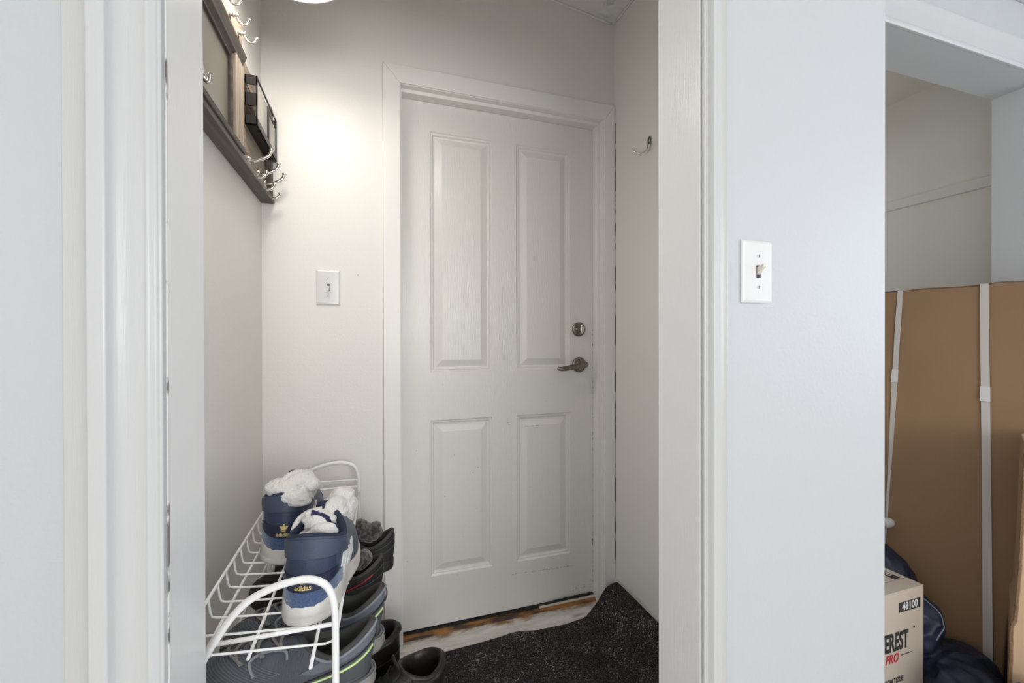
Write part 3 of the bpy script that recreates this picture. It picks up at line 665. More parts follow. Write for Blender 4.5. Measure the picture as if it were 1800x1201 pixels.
# ------------------------------------------------------------------ shoes
WT = [(0, 0), (.012, .13), (.035, .205), (.07, .27), (.12, .325), (.19, .352), (.27, .352), (.36, .352), (.46, .385), (.56, .44), (.66, .485), (.73, .498), (.80, .482), (.87, .425), (.925, .335), (.965, .23), (.988, .13), (1, 0)]
def wprof(t):
    for (a, wa), (b_, wb) in zip(WT, WT[1:]):
        if t <= b_: return wa + (wb - wa) * (t - a) / (b_ - a)
    return 0
class Last:
    """shoe surface in local space: heel at x=0, toe towards +x, z up; side=+1/-1 is the way the toe bends in y"""
    def __init__(s, L, W, hs=.030, hst=.024, zh=.115, zs=.085, zf=.105, cx=.22, cl=.20, cw=.31, toe=.052, side=1, bulge=0, spring=.010, collar_back=0.0, hw=1.0, rise=0.0):
        s.__dict__.update(locals())
    def ctr(s, t): return s.side * s.W * (.10 * math.sin(PI * t) - .06 * t)
    def out(s, a, k=1.0):
        t = (1 - math.cos(a)) / 2; y = (1 if math.sin(a) >= 0 else -1) * s.W * wprof(t) * (1 + (s.hw - 1) * (1 - smoothstep(.2, .55, t)))
        return V((s.L / 2 + (t - .5) * s.L * (1 + (k - 1) * .35), y * k + s.ctr(t), 0)), t
    def zsole(s, t): return s.hs + s.rise * (smoothstep(.01, .16, t) - smoothstep(.3, .6, t)) + (s.hst - s.hs) * smoothstep(.2, .7, t) + s.spring * smoothstep(.72, 1, t)
    def collar(s, a):
        c, sn = math.cos(a), math.sin(a)
        e = max(0, c); f = max(0, -c)
        z = s.zs + (s.zh - s.zs) * e ** 1.6 + (s.zf - s.zs) * f ** 1.4
        x = s.cx * s.L - s.cl * s.L * c - s.collar_back * e
        return V((x, s.cw * s.W * sn * (1 - .12 * f) + s.ctr(s.cx + .04), z))
    def p(s, a, q, off=0):
        if off:
            d = .02; u_ = s.p(a + d, q) - s.p(a - d, q); v_ = s.p(a, min(1, q + d)) - s.p(a, max(0, q - d)); n = v_.cross(u_)
            if n.length > 1e-9: return s.p(a, q) + n.normalized() * off
        o, t = s.out(a); P0 = V((o.x, o.y, s.zsole(t))); P3 = s.collar(a)
        w = max(0, -math.cos(a)) ** .7
        H = P3.z - P0.z
        P1 = P0 + V((0, 0, (1 - w) * .42 * H + w * s.toe * 1.1)) + V((o.x - s.L * .5, o.y, 0)).normalized() * (s.bulge * (1 - w))
        d = P0 - P3; d.z = 0
        P2 = P3 + d * (.42 * w) + V((0, 0, -(1 - w) * .30 * H - w * .18 * H)) + V((o.x - s.L * .3, o.y, 0)).normalized() * (s.bulge * .8 * (1 - w))
        k = 1 - q
        return P0 * k ** 3 + P1 * (3 * k * k * q) + P2 * (3 * k * q * q) + P3 * q ** 3
    def upper(s, N=72, Q=16):
        return MB().loft([[s.p(2 * PI * i / N, j / Q) for i in range(N)] for j in range(Q + 1)], True)
    def lining(s, N=72, roll=.006, thick=.013):
        R = [[s.p(2 * PI * i / N, 1) for i in range(N)]]
        cen = V((s.cx * s.L, s.ctr(s.cx + .04), 0))
        def inn(i, d, dz, z=None):
            c = s.collar(2 * PI * i / N); v_ = cen - c; v_.z = 0; L_ = v_.length
            q = c + v_ * min(1, d / L_); q.z = c.z + dz if z is None else z; return q
        R.append([inn(i, thick * .15, roll * .7) for i in range(N)]); R.append([inn(i, thick * .45, roll) for i in range(N)])
        R.append([inn(i, thick * .85, roll * .4) for i in range(N)]); R.append([inn(i, thick, -roll) for i in range(N)])
        R.append([inn(i, thick * .95, -.025) for i in range(N)])
        def low(i, sc):
            o, t = s.out(2 * PI * i / N); q = V((o.x, o.y, 0)); c2 = V((s.cx * s.L, o.y * 0 + s.ctr(.25), 0))
            x = min(q.x, s.L * .62); q = V((x, q.y * .78 if q.x < s.L * .62 else 0, s.hs + .010)); return c2 * (1 - sc) + V((q.x, q.y, 0)) * sc + V((0, 0, s.hs + .010))
        R.append([low(i, .92) for i in range(N)]); R.append([low(i, .3) for i in range(N)])
        return MB().loft(R, True, False, True)
    def sole(s, N=72, flare=1.05, lip=.004, groove=False):
        def ring(k, z, add=False):
            out = []
            for i in range(N):
                o, t = s.out(2 * PI * i / N, k); sp = s.spring * smoothstep(.72, 1, t); out.append(V((o.x, o.y, (s.zsole(t) + z) if add else z + sp)))
            return out
        R = [ring(.94, 0), ring(flare, .004), ring(flare + .012, .010)]
        if groove: R += [ring(flare + .012, s.hst * .55), ring(flare + .004, s.hst * .55 + .001), ring(flare + .010, s.hst * .55 + .0025)]
        R += [ring(flare, -.001, True), ring(flare - .01, lip, True), ring(1.0, lip + .0008, True), ring(.96, lip - .003, True)]
        return MB().loft(R, True, True, True)
    def patch(s, a0, a1, q0, q1, off=.0012, na=20, nq=8):
        """raised panel on the upper between two angles and two height curves"""
        q0f = q0 if callable(q0) else (lambda a: q0); q1f = q1 if callable(q1) else (lambda a: q1)
        T = []; B = []
        for j in range(nq + 1):
            rT = []; rB = []
            for i in range(na + 1):
                a = a0 + (a1 - a0) * i / na; lo, hi = q0f(a), q1f(a); q = lo + (hi - lo) * j / nq
                q = min(1, max(0, q)); rT.append(s.p(a, q, off)); rB.append(s.p(a, q, -.0015))
            T.append(rT); B.append(rB)
        m = MB(); m.loft(T, False)
        per = [T[0][i] for i in range(na + 1)] + [T[j][na] for j in range(1, nq + 1)] + [T[nq][i] for i in range(na - 1, -1, -1)] + [T[j][0] for j in range(nq - 1, 0, -1)]
        peb = [B[0][i] for i in range(na + 1)] + [B[j][na] for j in range(1, nq + 1)] + [B[nq][i] for i in range(na - 1, -1, -1)] + [B[j][0] for j in range(nq - 1, 0, -1)]
        m.loft([per, peb], True); return m
    def seam(s, pts_, r=.0009, off=.0006, n=6):
        return MB().tube([s.p(a, q, off) for a, q in pts_], r, n)
def seam_line(a0, a1, qf, n=28): return [(a0 + (a1 - a0) * i / n, qf(a0 + (a1 - a0) * i / n)) for i in range(n + 1)]

def heel_map(last, mb, z0, off=.0009):
    """lay flat lettering (x right, y up) on the back of the heel, as read from behind"""
    bm = bmesh.new(); me_ = last.upper(96, 24).mesh('tmp'); bm.from_mesh(me_); bvh = BVHTree.FromBMesh(bm); bm.free(); bpy.data.meshes.remove(me_)
    out = []
    for x, y, z in mb.v:
        yy = -x + last.ctr(0)
        h = bvh.ray_cast(V((-.1, yy, z0 + y)), V((1, 0, 0)))
        out.append((h[0].x - off if h[0] else .005, yy, z0 + y))
    mb.v = out; return mb

def trefoil(size):
    m = MB()
    def leaf(ang, L, w, y0=0):
        n = 10; left = []; right = []
        for i in range(n + 1):
            t = i / n; ww = w * math.sin(PI * (t * .92 + .04)) ** .75; left.append((-ww, t * L)); right.append((ww, t * L))
        pts_ = left + right[::-1]; c, s_ = math.cos(ang), math.sin(ang)
        return [(x * c - y * s_, x * s_ + y * c + y0) for x, y in pts_]
    for ang, L, w in ((0, 1.0, .24), (.88, .92, .22), (-.88, .92, .22)):
        P = leaf(ang, L * size, w * size); n = len(P)
        h = n // 2
        vs = [(x, y, 0) for x, y in P]; m.add(vs, [(i, i + 1, n - 2 - i, n - 1 - i) for i in range(h - 1)])
    for i, yy in enumerate((-.06, -.20, -.33)):                     # three short bars below
        wd = (.52 - .09 * i) * size; m.add([(-wd, (yy - .045) * size, 0), (wd, (yy - .045) * size, 0), (wd, (yy + .03) * size, 0), (-wd, (yy + .03) * size, 0)], [(0, 1, 2, 3)])
    return m

def navy_shoe(label, loc, rot, side):
    r = thing('navy_sneaker', label, 'shoe', loc, rot, 'navy sneakers with socks stuffed inside')
    Ls = Last(.305, .118, hs=.034, hst=.030, rise=.013, zh=.162, zs=.140, zf=.172, cx=.225, cl=.21, cw=.47, hw=1.17, toe=.055, side=side, bulge=.005, spring=.008, collar_back=-.004)
    obj('upper', Ls.upper(), 'slate', r, True)
    obj('lining', Ls.lining(roll=.005, thick=.014), 'lining_navy', r, True)
    obj('sole', Ls.sole(flare=1.07, lip=.007, groove=True), 'whitesole', r, True)
    a = 1.25
    # stacked heel panels, top to bottom
    obj('collar_panel', Ls.patch(-1.35, 1.35, lambda t: .66 - .05 * t * t, lambda t: .965, .0028, 32, 8), 'slate', r, True)
    obj('heel_counter', Ls.patch(-.80, .80, lambda t: .17, lambda t: .42 - .06 * t * t, .0016, 30, 6), 'darknavy', r, True)
    obj('heel_foxing', Ls.patch(-.95, .95, 0.0, lambda t: .20 + .10 * t * t, .0030, 32, 5), 'suede', r, True)
    obj('mid_panel', Ls.patch(-.78, .78, lambda t: .41 - .06 * t * t, lambda t: .665 - .05 * t * t, .0008, 30, 6), 'navy', r, True)
    for q in (lambda t: .665 - .05 * t * t, lambda t: .42 - .06 * t * t):
        obj('seam', Ls.seam(seam_line(-.85, .85, q), .0008, .0022), 'darknavy', r, True)
    # three white stripes on each flank
    for sg in (1, -1):
        for k in range(3):
            a0 = sg * (.80 + .25 * k)
            pts0 = []
            m = MB(); T = []; B = []
            for j in range(9):
                q = .08 + .56 * j / 8; aa = a0 + sg * .34 * (j / 8); T.append([Ls.p(aa, q, .0024), Ls.p(aa + sg * .15, q, .0024)]); B.append([Ls.p(aa, q, -.001), Ls.p(aa + sg * .15, q, -.001)])
            m.loft(T, False); m.loft([[t[0] for t in T] + [t[1] for t in T][::-1], [t[0] for t in B] + [t[1] for t in B][::-1]], True)
            obj('stripe', m, 'whiteleather', r, True)
    # toe cap, tongue and laces
    obj('toe_cap', Ls.patch(PI - .75, PI + .75, .03, lambda t: .38 - .12 * abs(t - PI), .0014, 26, 6), 'suede', r, True)
    tg = MB(); T = []
    for j in range(9):
        s_ = j / 8; row = []
        for i in range(9):
            v_ = (i / 8 - .5) * 2
            base = Ls.p(PI + v_ * .42 * (1 - .2 * s_), .62 + .38 * min(1, s_ * 1.6), .004)
            if s_ > .62: base = base + V((.010 * (s_ - .62), 0, .018 * (s_ - .62)))
            row.append(base)
        T.append(row)
    tg.loft(T, False); to = obj('tongue', tg, 'lining_navy', r, True); so = to.modifiers.new('solid', 'SOLIDIFY'); so.thickness = .004; so.offset = -1
    for k in range(5):
        q = .55 + .085 * k
        obj('lace', MB().tube([Ls.p(PI + v_ * .5, q - .03 * abs(v_), .0045 + .002 * (1 - v_ * v_)) for v_ in [-1 + .25 * i for i in range(9)]], .0028, 6, flat=.55), 'whiteleather', r, True)
    lg = trefoil(.0125); lg.v = [(x, y + .0045, z) for x, y, z in lg.v]
    o = obj('logo', heel_map(Ls, lg, .0810, .0026), 'gold', r); o['label'] = 'gold trefoil emblem'
    tx = text_mb('adidas', .0125, .00025, 0, 1.0, .95)
    o = obj('lettering', heel_map(Ls, tx, .0735, .0026), 'gold', r); o['label'] = 'gold wordmark under the emblem'
    return r
# local +x is the toe: turned so the toe points along +y
RZ = PI / 2
tilt = math.radians(2)
n1 = navy_shoe('navy sneaker nearer the front rack frame, sock with a navy stripe inside', (-.123, .862, .604), (.03, 0, RZ - .13), -1)
n2 = navy_shoe('navy sneaker set farther back against the left wall, plain white sock inside', (-.203, 1.108, .607), (.09, 0, RZ - .04), 1)

def lumps(name, blobs, m_, voxel, disp, size, label, cat, seed=0, parent=None, rot=None):
    """soft cloth: overlapping ellipsoids fused by a voxel remesh, then creased"""
    bm = bmesh.new()
    for (c, rad, rt) in blobs:
        mtx = Matrix.Translation(V(c)) @ Matrix.Rotation(rt[2], 4, 'Z') @ Matrix.Rotation(rt[1], 4, 'Y') @ Matrix.Rotation(rt[0], 4, 'X') @ Matrix.Diagonal((*rad, 1))
        bmesh.ops.create_icosphere(bm, subdivisions=3, radius=1, matrix=mtx)
    me_ = bpy.data.meshes.new(name); bm.to_mesh(me_); bm.free()
    o = bpy.data.objects.new('tmp', me_); COL.objects.link(o)
    rm = o.modifiers.new('remesh', 'REMESH'); rm.mode = 'VOXEL'; rm.voxel_size = voxel; rm.use_smooth_shade = True
    sm = o.modifiers.new('smooth', 'SMOOTH'); sm.factor = .5; sm.iterations = 8
    dg = bpy.context.evaluated_depsgraph_get(); dg.update()
    m2 = bpy.data.meshes.new_from_object(o.evaluated_get(dg)); bpy.data.objects.remove(o); bpy.data.meshes.remove(me_)
    nrm = [v.normal.copy() for v in m2.vertices]
    for v, n in zip(m2.vertices, nrm):
        p = v.co / size + V((seed * 7.1, seed * 3.3, seed))
        w1 = noise.noise(p * .5) * 2
        rg = 1 - abs(noise.noise(V((p.x + w1, p.y * .6 + w1, p.z)))) * 2
        rg2 = 1 - abs(noise.noise(V((p.x * 2.1 - w1, p.y * 1.5, p.z * 2.3 + w1)))) * 2
        v.co += n * disp * (rg * .75 + rg2 * .4 - .35)
    for p in m2.polygons: p.use_smooth = True
    m2.materials.clear()
    o = obj(name, m2, m_, parent, False)
    for p in m2.polygons: p.use_smooth = True
    if label: tag(o, label, cat)
    return o
O3 = (0, 0, 0)
# sock crammed in the far sneaker: folded over itself, toe flap hanging over the heel
sx, sy, sz = -.184, 1.172, .766
lumps('sock', [((sx, sy, sz - .012), (.050, .050, .030), O3), ((sx - .020, sy - .020, sz + .008), (.036, .032, .022), (0, .25, 0)), ((sx + .012, sy + .004, sz + .018), (.038, .034, .020), (0, .1, .4)),
               ((sx + .042, sy - .010, sz + .006), (.018, .026, .015), (0, .3, 0)), ((sx + .012, sy - .046, sz - .010), (.034, .020, .016), (.5, .35, .2))],
      'sock', .0024, .0068, .034, 'plain white sock crumpled over the collar of the far navy sneaker', 'sock', 3)
sx, sy, sz = -.106, .942, .757
s2 = lumps('sock', [((sx - .002, sy - .010, sz - .034), (.036, .042, .030), O3), ((sx - .018, sy - .028, sz - .018), (.022, .022, .016), (0, .3, .3)), ((sx + .012, sy - .024, sz - .012), (.028, .022, .022), (.2, -.3, 0)),
                    ((sx + .004, sy + .012, sz + .002), (.032, .032, .022), (0, .5, .1)), ((sx + .040, sy + .105, sz - .002), (.032, .036, .038), (0, .1, 0)), ((sx + .028, sy + .06, sz + .002), (.026, .04, .028), (0, 0, -.3)), ((sx + .034, sy + .13, sz - .03), (.03, .03, .03), (0, .1, 0))],
           'sock', .0024, .0068, .034, 'white sock with a navy band bundled out of the near navy sneaker', 'sock', 5)
# the navy band across it
bmx = bmesh.new(); bmx.from_mesh(s2.data); bv = BVHTree.FromBMesh(bmx); bmx.free()
T = []; B = []
for i in range(25):
    t = i / 24; x = sx - .010 + .052 * t; y0 = sy + .004 - .030 * t ** 1.6
    rT = []; rB = []
    for k in range(4):
        y = y0 + .004 * k
        h = bv.ray_cast(V((x, y - .03, sz + .12)), V((0, .22, -1)).normalized())
        q = h[0] if h[0] else V((x, y, sz)); n = h[1] if h[1] else V((0, 0, 1)); rT.append(q + n * .0016); rB.append(q - n * .001)
    T.append(rT); B.append(rB)
m = MB(); m.loft(T, False); m.loft([[r_[0] for r_ in T] + [r_[3] for r_ in T][::-1], [r_[0] for r_ in B] + [r_[3] for r_ in B][::-1]], True)
obj('navy_band', m, 'sockband', s2, True)['label'] = 'navy knitted band'
cf = [(sx - .036 + .004 * math.cos(t), sy + .012 + .030 * math.cos(t), sz - .004 + .030 * math.sin(t)) for t in [PI * .05 + PI * .75 * i / 16 for i in range(17)]]
obj('cuff', MB().tube(spline([(sx + a_, sy + b_, sz + c_) for a_, b_, c_ in ((-.040, -.012, -.028), (-.044, .004, -.012), (-.037, .021, .006), (-.019, .033, .016), (.006, .038, .018))], 5), .0058, 8, flat=.8), 'sock', s2, True)['label'] = 'rolled ribbed cuff'

# ---- black running shoes with fleece stuffed in, heels out over the front of the rack
def black_shoe(label, loc, rot, side, piping):
    r = thing('black_sneaker', label, 'shoe', loc, rot, 'black sneakers on the second shelf')
    Ls = Last(.318, .108, hs=.030, hst=.022, zh=.112, zs=.074, zf=.098, cx=.22, cl=.20, cw=.36, toe=.048, side=side, bulge=.004, collar_back=.006, spring=.016)
    obj('upper', Ls.upper(), 'black', r, True); obj('lining', Ls.lining(roll=.005, thick=.012), 'greylining', r, True); obj('sole', Ls.sole(flare=1.04, lip=.003, groove=True), 'black', r, True)
    for sg in (1, -1):
        if piping: obj('red_piping', Ls.seam([(sg * (1.30 - .50 * t ** 1.3), .10 + .62 * t) for t in [i / 14 for i in range(15)]], .0017, .0012), 'red', r, True)['label'] = 'thin red piping'
        obj('seam', Ls.seam([(sg * (.1 + 1.3 * t), .52 - .36 * t) for t in [i / 14 for i in range(15)]], .0010, .0008), 'greysole', r, True)
        obj('seam', Ls.seam([(sg * (.1 + 1.1 * t), .80 - .14 * t) for t in [i / 14 for i in range(15)]], .0009, .0008), 'greysole', r, True)
    obj('toe_cap', Ls.patch(PI - .8, PI + .8, .03, lambda t: .34 - .12 * abs(t - PI), .0015, 24, 5), 'blackleather', r, True)
    for z_, h_ in ((.086, .0065), (.075, .0055)):
        obj('heel_mark', heel_map(Ls, MB().add([(-.003, -h_ / 2, 0), (.0025, -h_ / 2 + .001, 0), (.003, h_ / 2, 0), (-.002, h_ / 2 - .001, 0)], [(0, 1, 2, 3)]), z_), 'whiteleather', r)
    for k in range(4):
        q = .55 + .09 * k
        obj('lace', MB().tube([Ls.p(PI + v_ * .5, q - .02 * abs(v_), .003) for v_ in [-1 + .25 * i for i in range(9)]], .0024, 6, flat=.6), 'blacklace', r, True)
    return r
black_shoe('black sneaker with red side piping nearer the camera on the second shelf', (.022, 1.205, .440), (0, -.06, PI - .04), 1, True)
black_shoe('black sneaker farther back beside the door casing with heel out', (.058, 1.345, .440), (0, -.06, PI - .02), -1, False)
lumps('black_sock', [((-.035, 1.207, .545), (.036, .026, .024), (0, -.2, 0)), ((-.062, 1.205, .556), (.026, .024, .022), O3), ((-.024, 1.200, .556), (.016, .017, .016), O3)], 'fleece', .0035, .004, .022, 'dark fuzzy sock stuffed in the nearer black sneaker', 'sock', 8)
lumps('black_sock', [((-.005, 1.345, .555), (.036, .026, .026), (0, -.2, 0)), ((-.035, 1.343, .572), (.030, .026, .026), O3), ((.008, 1.338, .572), (.020, .018, .014), (0, -.4, 0))], 'fleece', .0035, .004, .022, 'dark fuzzy sock bunched in the far black sneaker by the door casing', 'sock', 9)

# ---- grey knit runners with clear heel units
def grey_shoe(label, loc, rot, side):
    r = thing('grey_runner', label, 'shoe', loc, rot, 'grey knit runners on the second shelf')
    Ls = Last(.318, .112, hs=.044, hst=.026, zh=.140, zs=.095, zf=.122, cx=.225, cl=.205, cw=.36, toe=.050, side=side, bulge=.004, collar_back=.012, spring=.012)
    obj('upper', Ls.upper(), 'greyknit', r, True); obj('lining', Ls.lining(roll=.007, thick=.014), 'greylining', r, True)
    obj('sole', Ls.sole(flare=1.03, lip=.003), 'greysole', r, True)
    # clear heel bag: thick C round the heel
    def ring(k, z): return [Ls.out(-1.75 + 3.5 * i / 30, k)[0] + V((-.004 * math.cos((-1.75 + 3.5 * i / 30) * .8), 0, z)) for i in range(31)]
    m = MB(); RR = [ring(1.00, .006), ring(1.09, .009), ring(1.155, .018), ring(1.16, .028), ring(1.10, .038), ring(1.0, .043), ring(.96, .036), ring(.96, .010)]
    m.loft(RR + [RR[0]], False); n_ = len(RR)
    m.add([R_[0] for R_ in RR], [tuple(range(n_))]); m.add([R_[-1] for R_ in RR], [tuple(range(n_ - 1, -1, -1))])
    obj('heel_unit', m, 'airsole', r, True)['label'] = 'smoky clear cushioned heel unit'
    obj('sole_lip', MB().tube([p + V((0, 0, .040)) for p in ring(1.115, 0)], .0022, 6), 'greyedge', r, True)
    for sg in (1, -1):
        obj('reflective_strip', Ls.patch(*sorted((sg * .22, sg * 1.42)), lambda t: .62 - .40 * abs(t) / 1.42 - .055, lambda t: .62 - .40 * abs(t) / 1.42 + .010, .0018, 20, 2), 'lime', r, True)['label'] = 'lime reflective strip'
        obj('heel_overlay', Ls.patch(*sorted((sg * .12, sg * 1.55)), lambda t: .06, lambda t: .52 - .36 * abs(t) / 1.55, .0014, 20, 4), 'greysole', r, True)
        obj('seam', Ls.seam([(sg * (.1 + 1.6 * t), .74 - .45 * t) for t in [i / 18 for i in range(19)]], .0016, .0010), 'black', r, True)
        obj('lace_loop', MB().tube(spline([Ls.p(PI + sg * .95, .50, .002), Ls.p(PI + sg * .62, .60, .003), Ls.p(PI + sg * .50, .74, .004), Ls.p(PI + sg * .62, .86, .004), Ls.p(PI + sg * .9, .80, .002)], 5), .0030, 6, flat=.5), 'greyedge', r, True)
    obj('collar_panel', Ls.patch(-1.75, 1.75, lambda t: .74 - .06 * abs(t), .95, .0012, 40, 5), 'greymesh', r, True)
    obj('collar_binding', MB().tube([Ls.p(-2.1 + 4.2 * i / 50, .985, .001) for i in range(51)], .0026, 8), 'greyedge', r, True)
    # knit ribs running round the toe box: counted as relief, one mesh
    rb = MB()
    for k in range(20):
        q = .12 + .026 * k
        rb.tube([Ls.p(PI - 1.15 + 2.3 * i / 26, q, .0002) for i in range(27)], .0010, 5)
    o = obj('knit_ribs', rb, 'greyribs', r, True); o['kind'] = 'stuff'
    # heel pull loop
    obj('pull_loop', MB().tube(spline([Ls.p(0, .62, .001), Ls.p(0, .68, .003), Ls.p(0, .80, .0045), Ls.p(0, .92, .003), Ls.p(0, .98, .001)], 5), .0032, 8, flat=.5), 'greysole', r, True)
    for k in range(6):
        q = .50 + .08 * k
        obj('lace', MB().tube([Ls.p(PI + v_ * .62, q + .05 * v_ * (1 if k % 2 else -1), .0035 + .0025 * (1 - v_ * v_)) for v_ in [-1 + .25 * i for i in range(9)]], .0030, 6, flat=.55), 'lace', r, True)
    return r
g1 = grey_shoe('dark grey knit runner nearest the front rack frame on the second shelf', (-.008, .900, .434), (0, -.065, PI - .10), 1)
g2 = grey_shoe('dark grey knit runner behind the nearest runner on the second shelf', (.012, 1.012, .430), (0, -.065, PI - .11), -1)
# a loose blue-grey lace end hanging over the near runner
Lg = Last(.318, .112, hs=.044, hst=.026, zh=.140, zs=.095, zf=.122, cx=.225, cl=.205, cw=.36, toe=.050, side=1, bulge=.004, collar_back=.012, spring=.012)
bp_ = [Lg.p(PI + .55, .95, .006), Lg.p(PI + .75, .80, .008), Lg.p(PI + 1.0, .62, .008), Lg.p(PI + 1.2, .45, .006), Lg.p(PI + 1.32, .28, .005)]
obj('lace_end', MB().tube(spline(bp_, 6), .0040, 8, flat=.5), 'lace_blue', g1, True)['label'] = 'loose blue-grey lace end'

# ---- black boots on the floor in front of the rack
def boot(label, loc, rot, side):
    r = thing('black_boot', label, 'boot', loc, rot, 'black lace-up boots on the door mat')
    Ls = Last(.300, .108, hs=.032, hst=.024, zh=.218, zs=.204, zf=.226, cx=.225, cl=.225, cw=.54, toe=.062, side=side, bulge=.003, spring=.012)
    obj('upper', Ls.upper(72, 22), 'blackleather', r, True); obj('lining', Ls.lining(roll=.010, thick=.016), 'blackleather', r, True); obj('sole', Ls.sole(flare=1.06, lip=.003, groove=True), 'black', r, True)
    # padded collar segments
    obj('padded_collar', MB().tube([Ls.p(-2.2 + 4.4 * i / 60, .975, -.001) for i in range(61)], [.0085 * (1 - .35 * abs(math.sin(3.6 * (-2.2 + 4.4 * i / 60))) ** 8) for i in range(61)], 10), 'blackleather', r, True)
    T = []
    for j_ in range(9):
        s_ = j_ / 8; row = []
        for i in range(7):
            v_ = (i / 6 - .5) * 2; b_ = Ls.p(PI + v_ * .42, .55 + .45 * min(1, s_ * 1.5), .004)
            if s_ > .66: b_ = b_ + V((.030 * (s_ - .66), 0, .085 * (s_ - .66)))
            row.append(b_)
        T.append(row)
    t_o = obj('tongue', MB().loft(T, False), 'black', r, True); so = t_o.modifiers.new('solid', 'SOLIDIFY'); so.thickness = .006; so.offset = -1
    for k in range(6):
        q = .48 + .085 * k
        obj('lace', MB().tube([Ls.p(PI + v_ * .55, q + .03 * v_ * (1 if k % 2 else -1), .006 + .002 * (1 - v_ * v_)) for v_ in [-1 + .25 * i for i in range(9)]], .0026, 6), 'blacklace', r, True)
    for sg in (1, -1):
        obj('eyelet_flap', Ls.patch(*sorted((PI - sg * .45, PI - sg * 1.15)), .45, .96, .0022, 10, 8), 'blackleather', r, True)
        obj('seam', Ls.seam([(sg * (.15 + 1.9 * t), .66 - .12 * t) for t in [i / 18 for i in range(19)]], .0010, .0008), 'greysole', r, True)
    return r
boot('black padded-collar boot standing nearest on the door mat', (.190, 1.235, .012), (0, 0, PI + .28), 1)
boot('black padded-collar boot half hidden behind the grey runners', (.080, 1.385, .012), (0, 0, PI + .10), -1)

# ------------------------------------------------------------------ cartons, jacket and pole at the closet opening
# tall carton leaning on the jamb: face spanned by a top edge and its lean
ctn = thing('tall_carton', 'tall brown carton with two white straps leaning in the closet opening', 'carton', (1.90, .90, 0))
CO = V((1.90, .90, 0))
T0 = V((2.343, .930, 1.345)); TD = V((-.073, .422, 0)).normalized(); LEAN = V((-.43, -.19, -1.345))
NB = TD.cross(LEAN).normalized()
if NB.x < 0: NB = -NB
def cpt(s_, d_, b_=0, r_=None):
    """s along the top edge (0 at T0), d 0 top..1 floor, b depth behind the face"""
    return T0 + TD * s_ + LEAN * d_ + NB * b_
def right_s(d_): return -.10 + .160 * smoothstep(.10, 1.0, d_) if d_ > 0 else -.10
n = 24; rings = []
for i in range(n + 1):
    d_ = i / n; s0 = right_s(d_); s1 = .74; bow = .008 * math.sin(PI * d_)
    row = []
    for k in range(15):
        s_ = s0 + (s1 - s0) * k / 14
        row.append(cpt(s_, d_ * .995, -.006 * math.sin(PI * k / 14) + .003 * noise.noise((s_ * 6, d_ * 6, 0))) + (V((0, 0, .006 * noise.noise((s_ * 9, 1, 0)))) if i == 0 else V((0, 0, 0))))
    back = [cpt(s1, d_ * .995, .085), cpt(s0, d_ * .995, .085)]
    rings.append(row + back)
m = MB(); m.loft(rings, True, True, True)
ob2 = lambda name, mb, m_, par, **k: obj(name, rel(mb, CO), m_, par, **k)
ob2('carton_body', m, 'carton', ctn, bevel=.006)
fl = MB(); n2_ = 40
fl.tube([cpt(right_s(0) + (.74 - right_s(0)) * i / n2_, -.002, .004) + V((0, 0, .0015 + .006 * noise.noise(((right_s(0) + (.74 - right_s(0)) * i / n2_) * 9, 1, 0)))) for i in range(n2_ + 1)], .0030, 5)
ob2('top_edge', fl, 'cartonedge', ctn, smooth=True)['label'] = 'dark torn top edge'
for st, w_, db in ((.365, .0095, .012), (.102, .0115, -.012)):
    T = []; B = []
    for i in range(31):
        d_ = i / 30; w2 = w_ * (1 - .0 * d_) if st < .2 else w_ * (1 - .62 * smoothstep(.25, .75, d_)); s_ = st + db * d_
        f_ = -.0085 - .002 * math.sin(d_ * 9)
        T.append([cpt(s_ - w2, d_ * .99, f_), cpt(s_ + w2, d_ * .99, f_ - .0008)]); B.append([cpt(s_ - w2, d_ * .99, f_ + .0016), cpt(s_ + w2, d_ * .99, f_ + .0008)])
    over = [[cpt(st - w_, -.004, -.004), cpt(st + w_, -.004, -.004)], [cpt(st - w_, -.006, .085), cpt(st + w_, -.006, .085)]]
    m = MB(); m.loft(over[::-1] + T, False); m.loft([[t[0] for t in T] + [t[1] for t in T][::-1], [t[0] for t in B] + [t[1] for t in B][::-1]], True)
    sp_ = ob2('strap', m, 'strap', ctn)
    c0 = .26 if st > .2 else .295
    ck = [[cpt(st + db * d_ + s2_ * w_ * 1.12, d_, -.0125) for s2_ in (-1, 1)] for d_ in (c0, c0 + .01, c0 + .02, c0 + .03, c0 + .04)]
    k_ = MB(); k_.loft(ck, False); ko = ob2('strap_clip', k_, 'plastic', sp_); so = ko.modifiers.new('s', 'SOLIDIFY'); so.thickness = .004
# second, paler carton standing to the right, torn at its edge
c2 = thing('torn_carton', 'paler torn carton standing right of the tall strapped carton', 'carton', (1.95, .70, 0))
ed = [(1800, 700), (1801, 860), (1797, 960), (1793, 1030), (1788, 1095)]
def flat_board(poly, y, t, tilt_):
    return [[V((x, y + tilt_ * z, z)) for x, z in poly], [V((x + .27, y + t + tilt_ * z, z)) for x, z in poly]]
E2 = [(1.675, 0), (1.676, .10), (1.677, .19), (1.683, .325), (1.686, .338), (1.700, .345), (1.703, .36), (1.722, .49), (1.739, .70), (1.75, .82), (2.2, .82), (2.2, 0)]
R = flat_board(E2, .690, .118, .0); m = MB(); m.loft(R, True, True, True); m.xf(Matrix.Translation((-1.95, -.70, 0)))
obj('carton_panel', m, 'carton2', c2, bevel=.002)
rt = random.Random(5); ep = []
for (xa, za), (xb, zb_) in zip(E2[:9], E2[1:10]):
    for i in range(8): ep.append((xa + (xb - xa) * i / 8 - .001 + rt.uniform(-.0015, .0015),   .690, za + (zb_ - za) * i / 8))
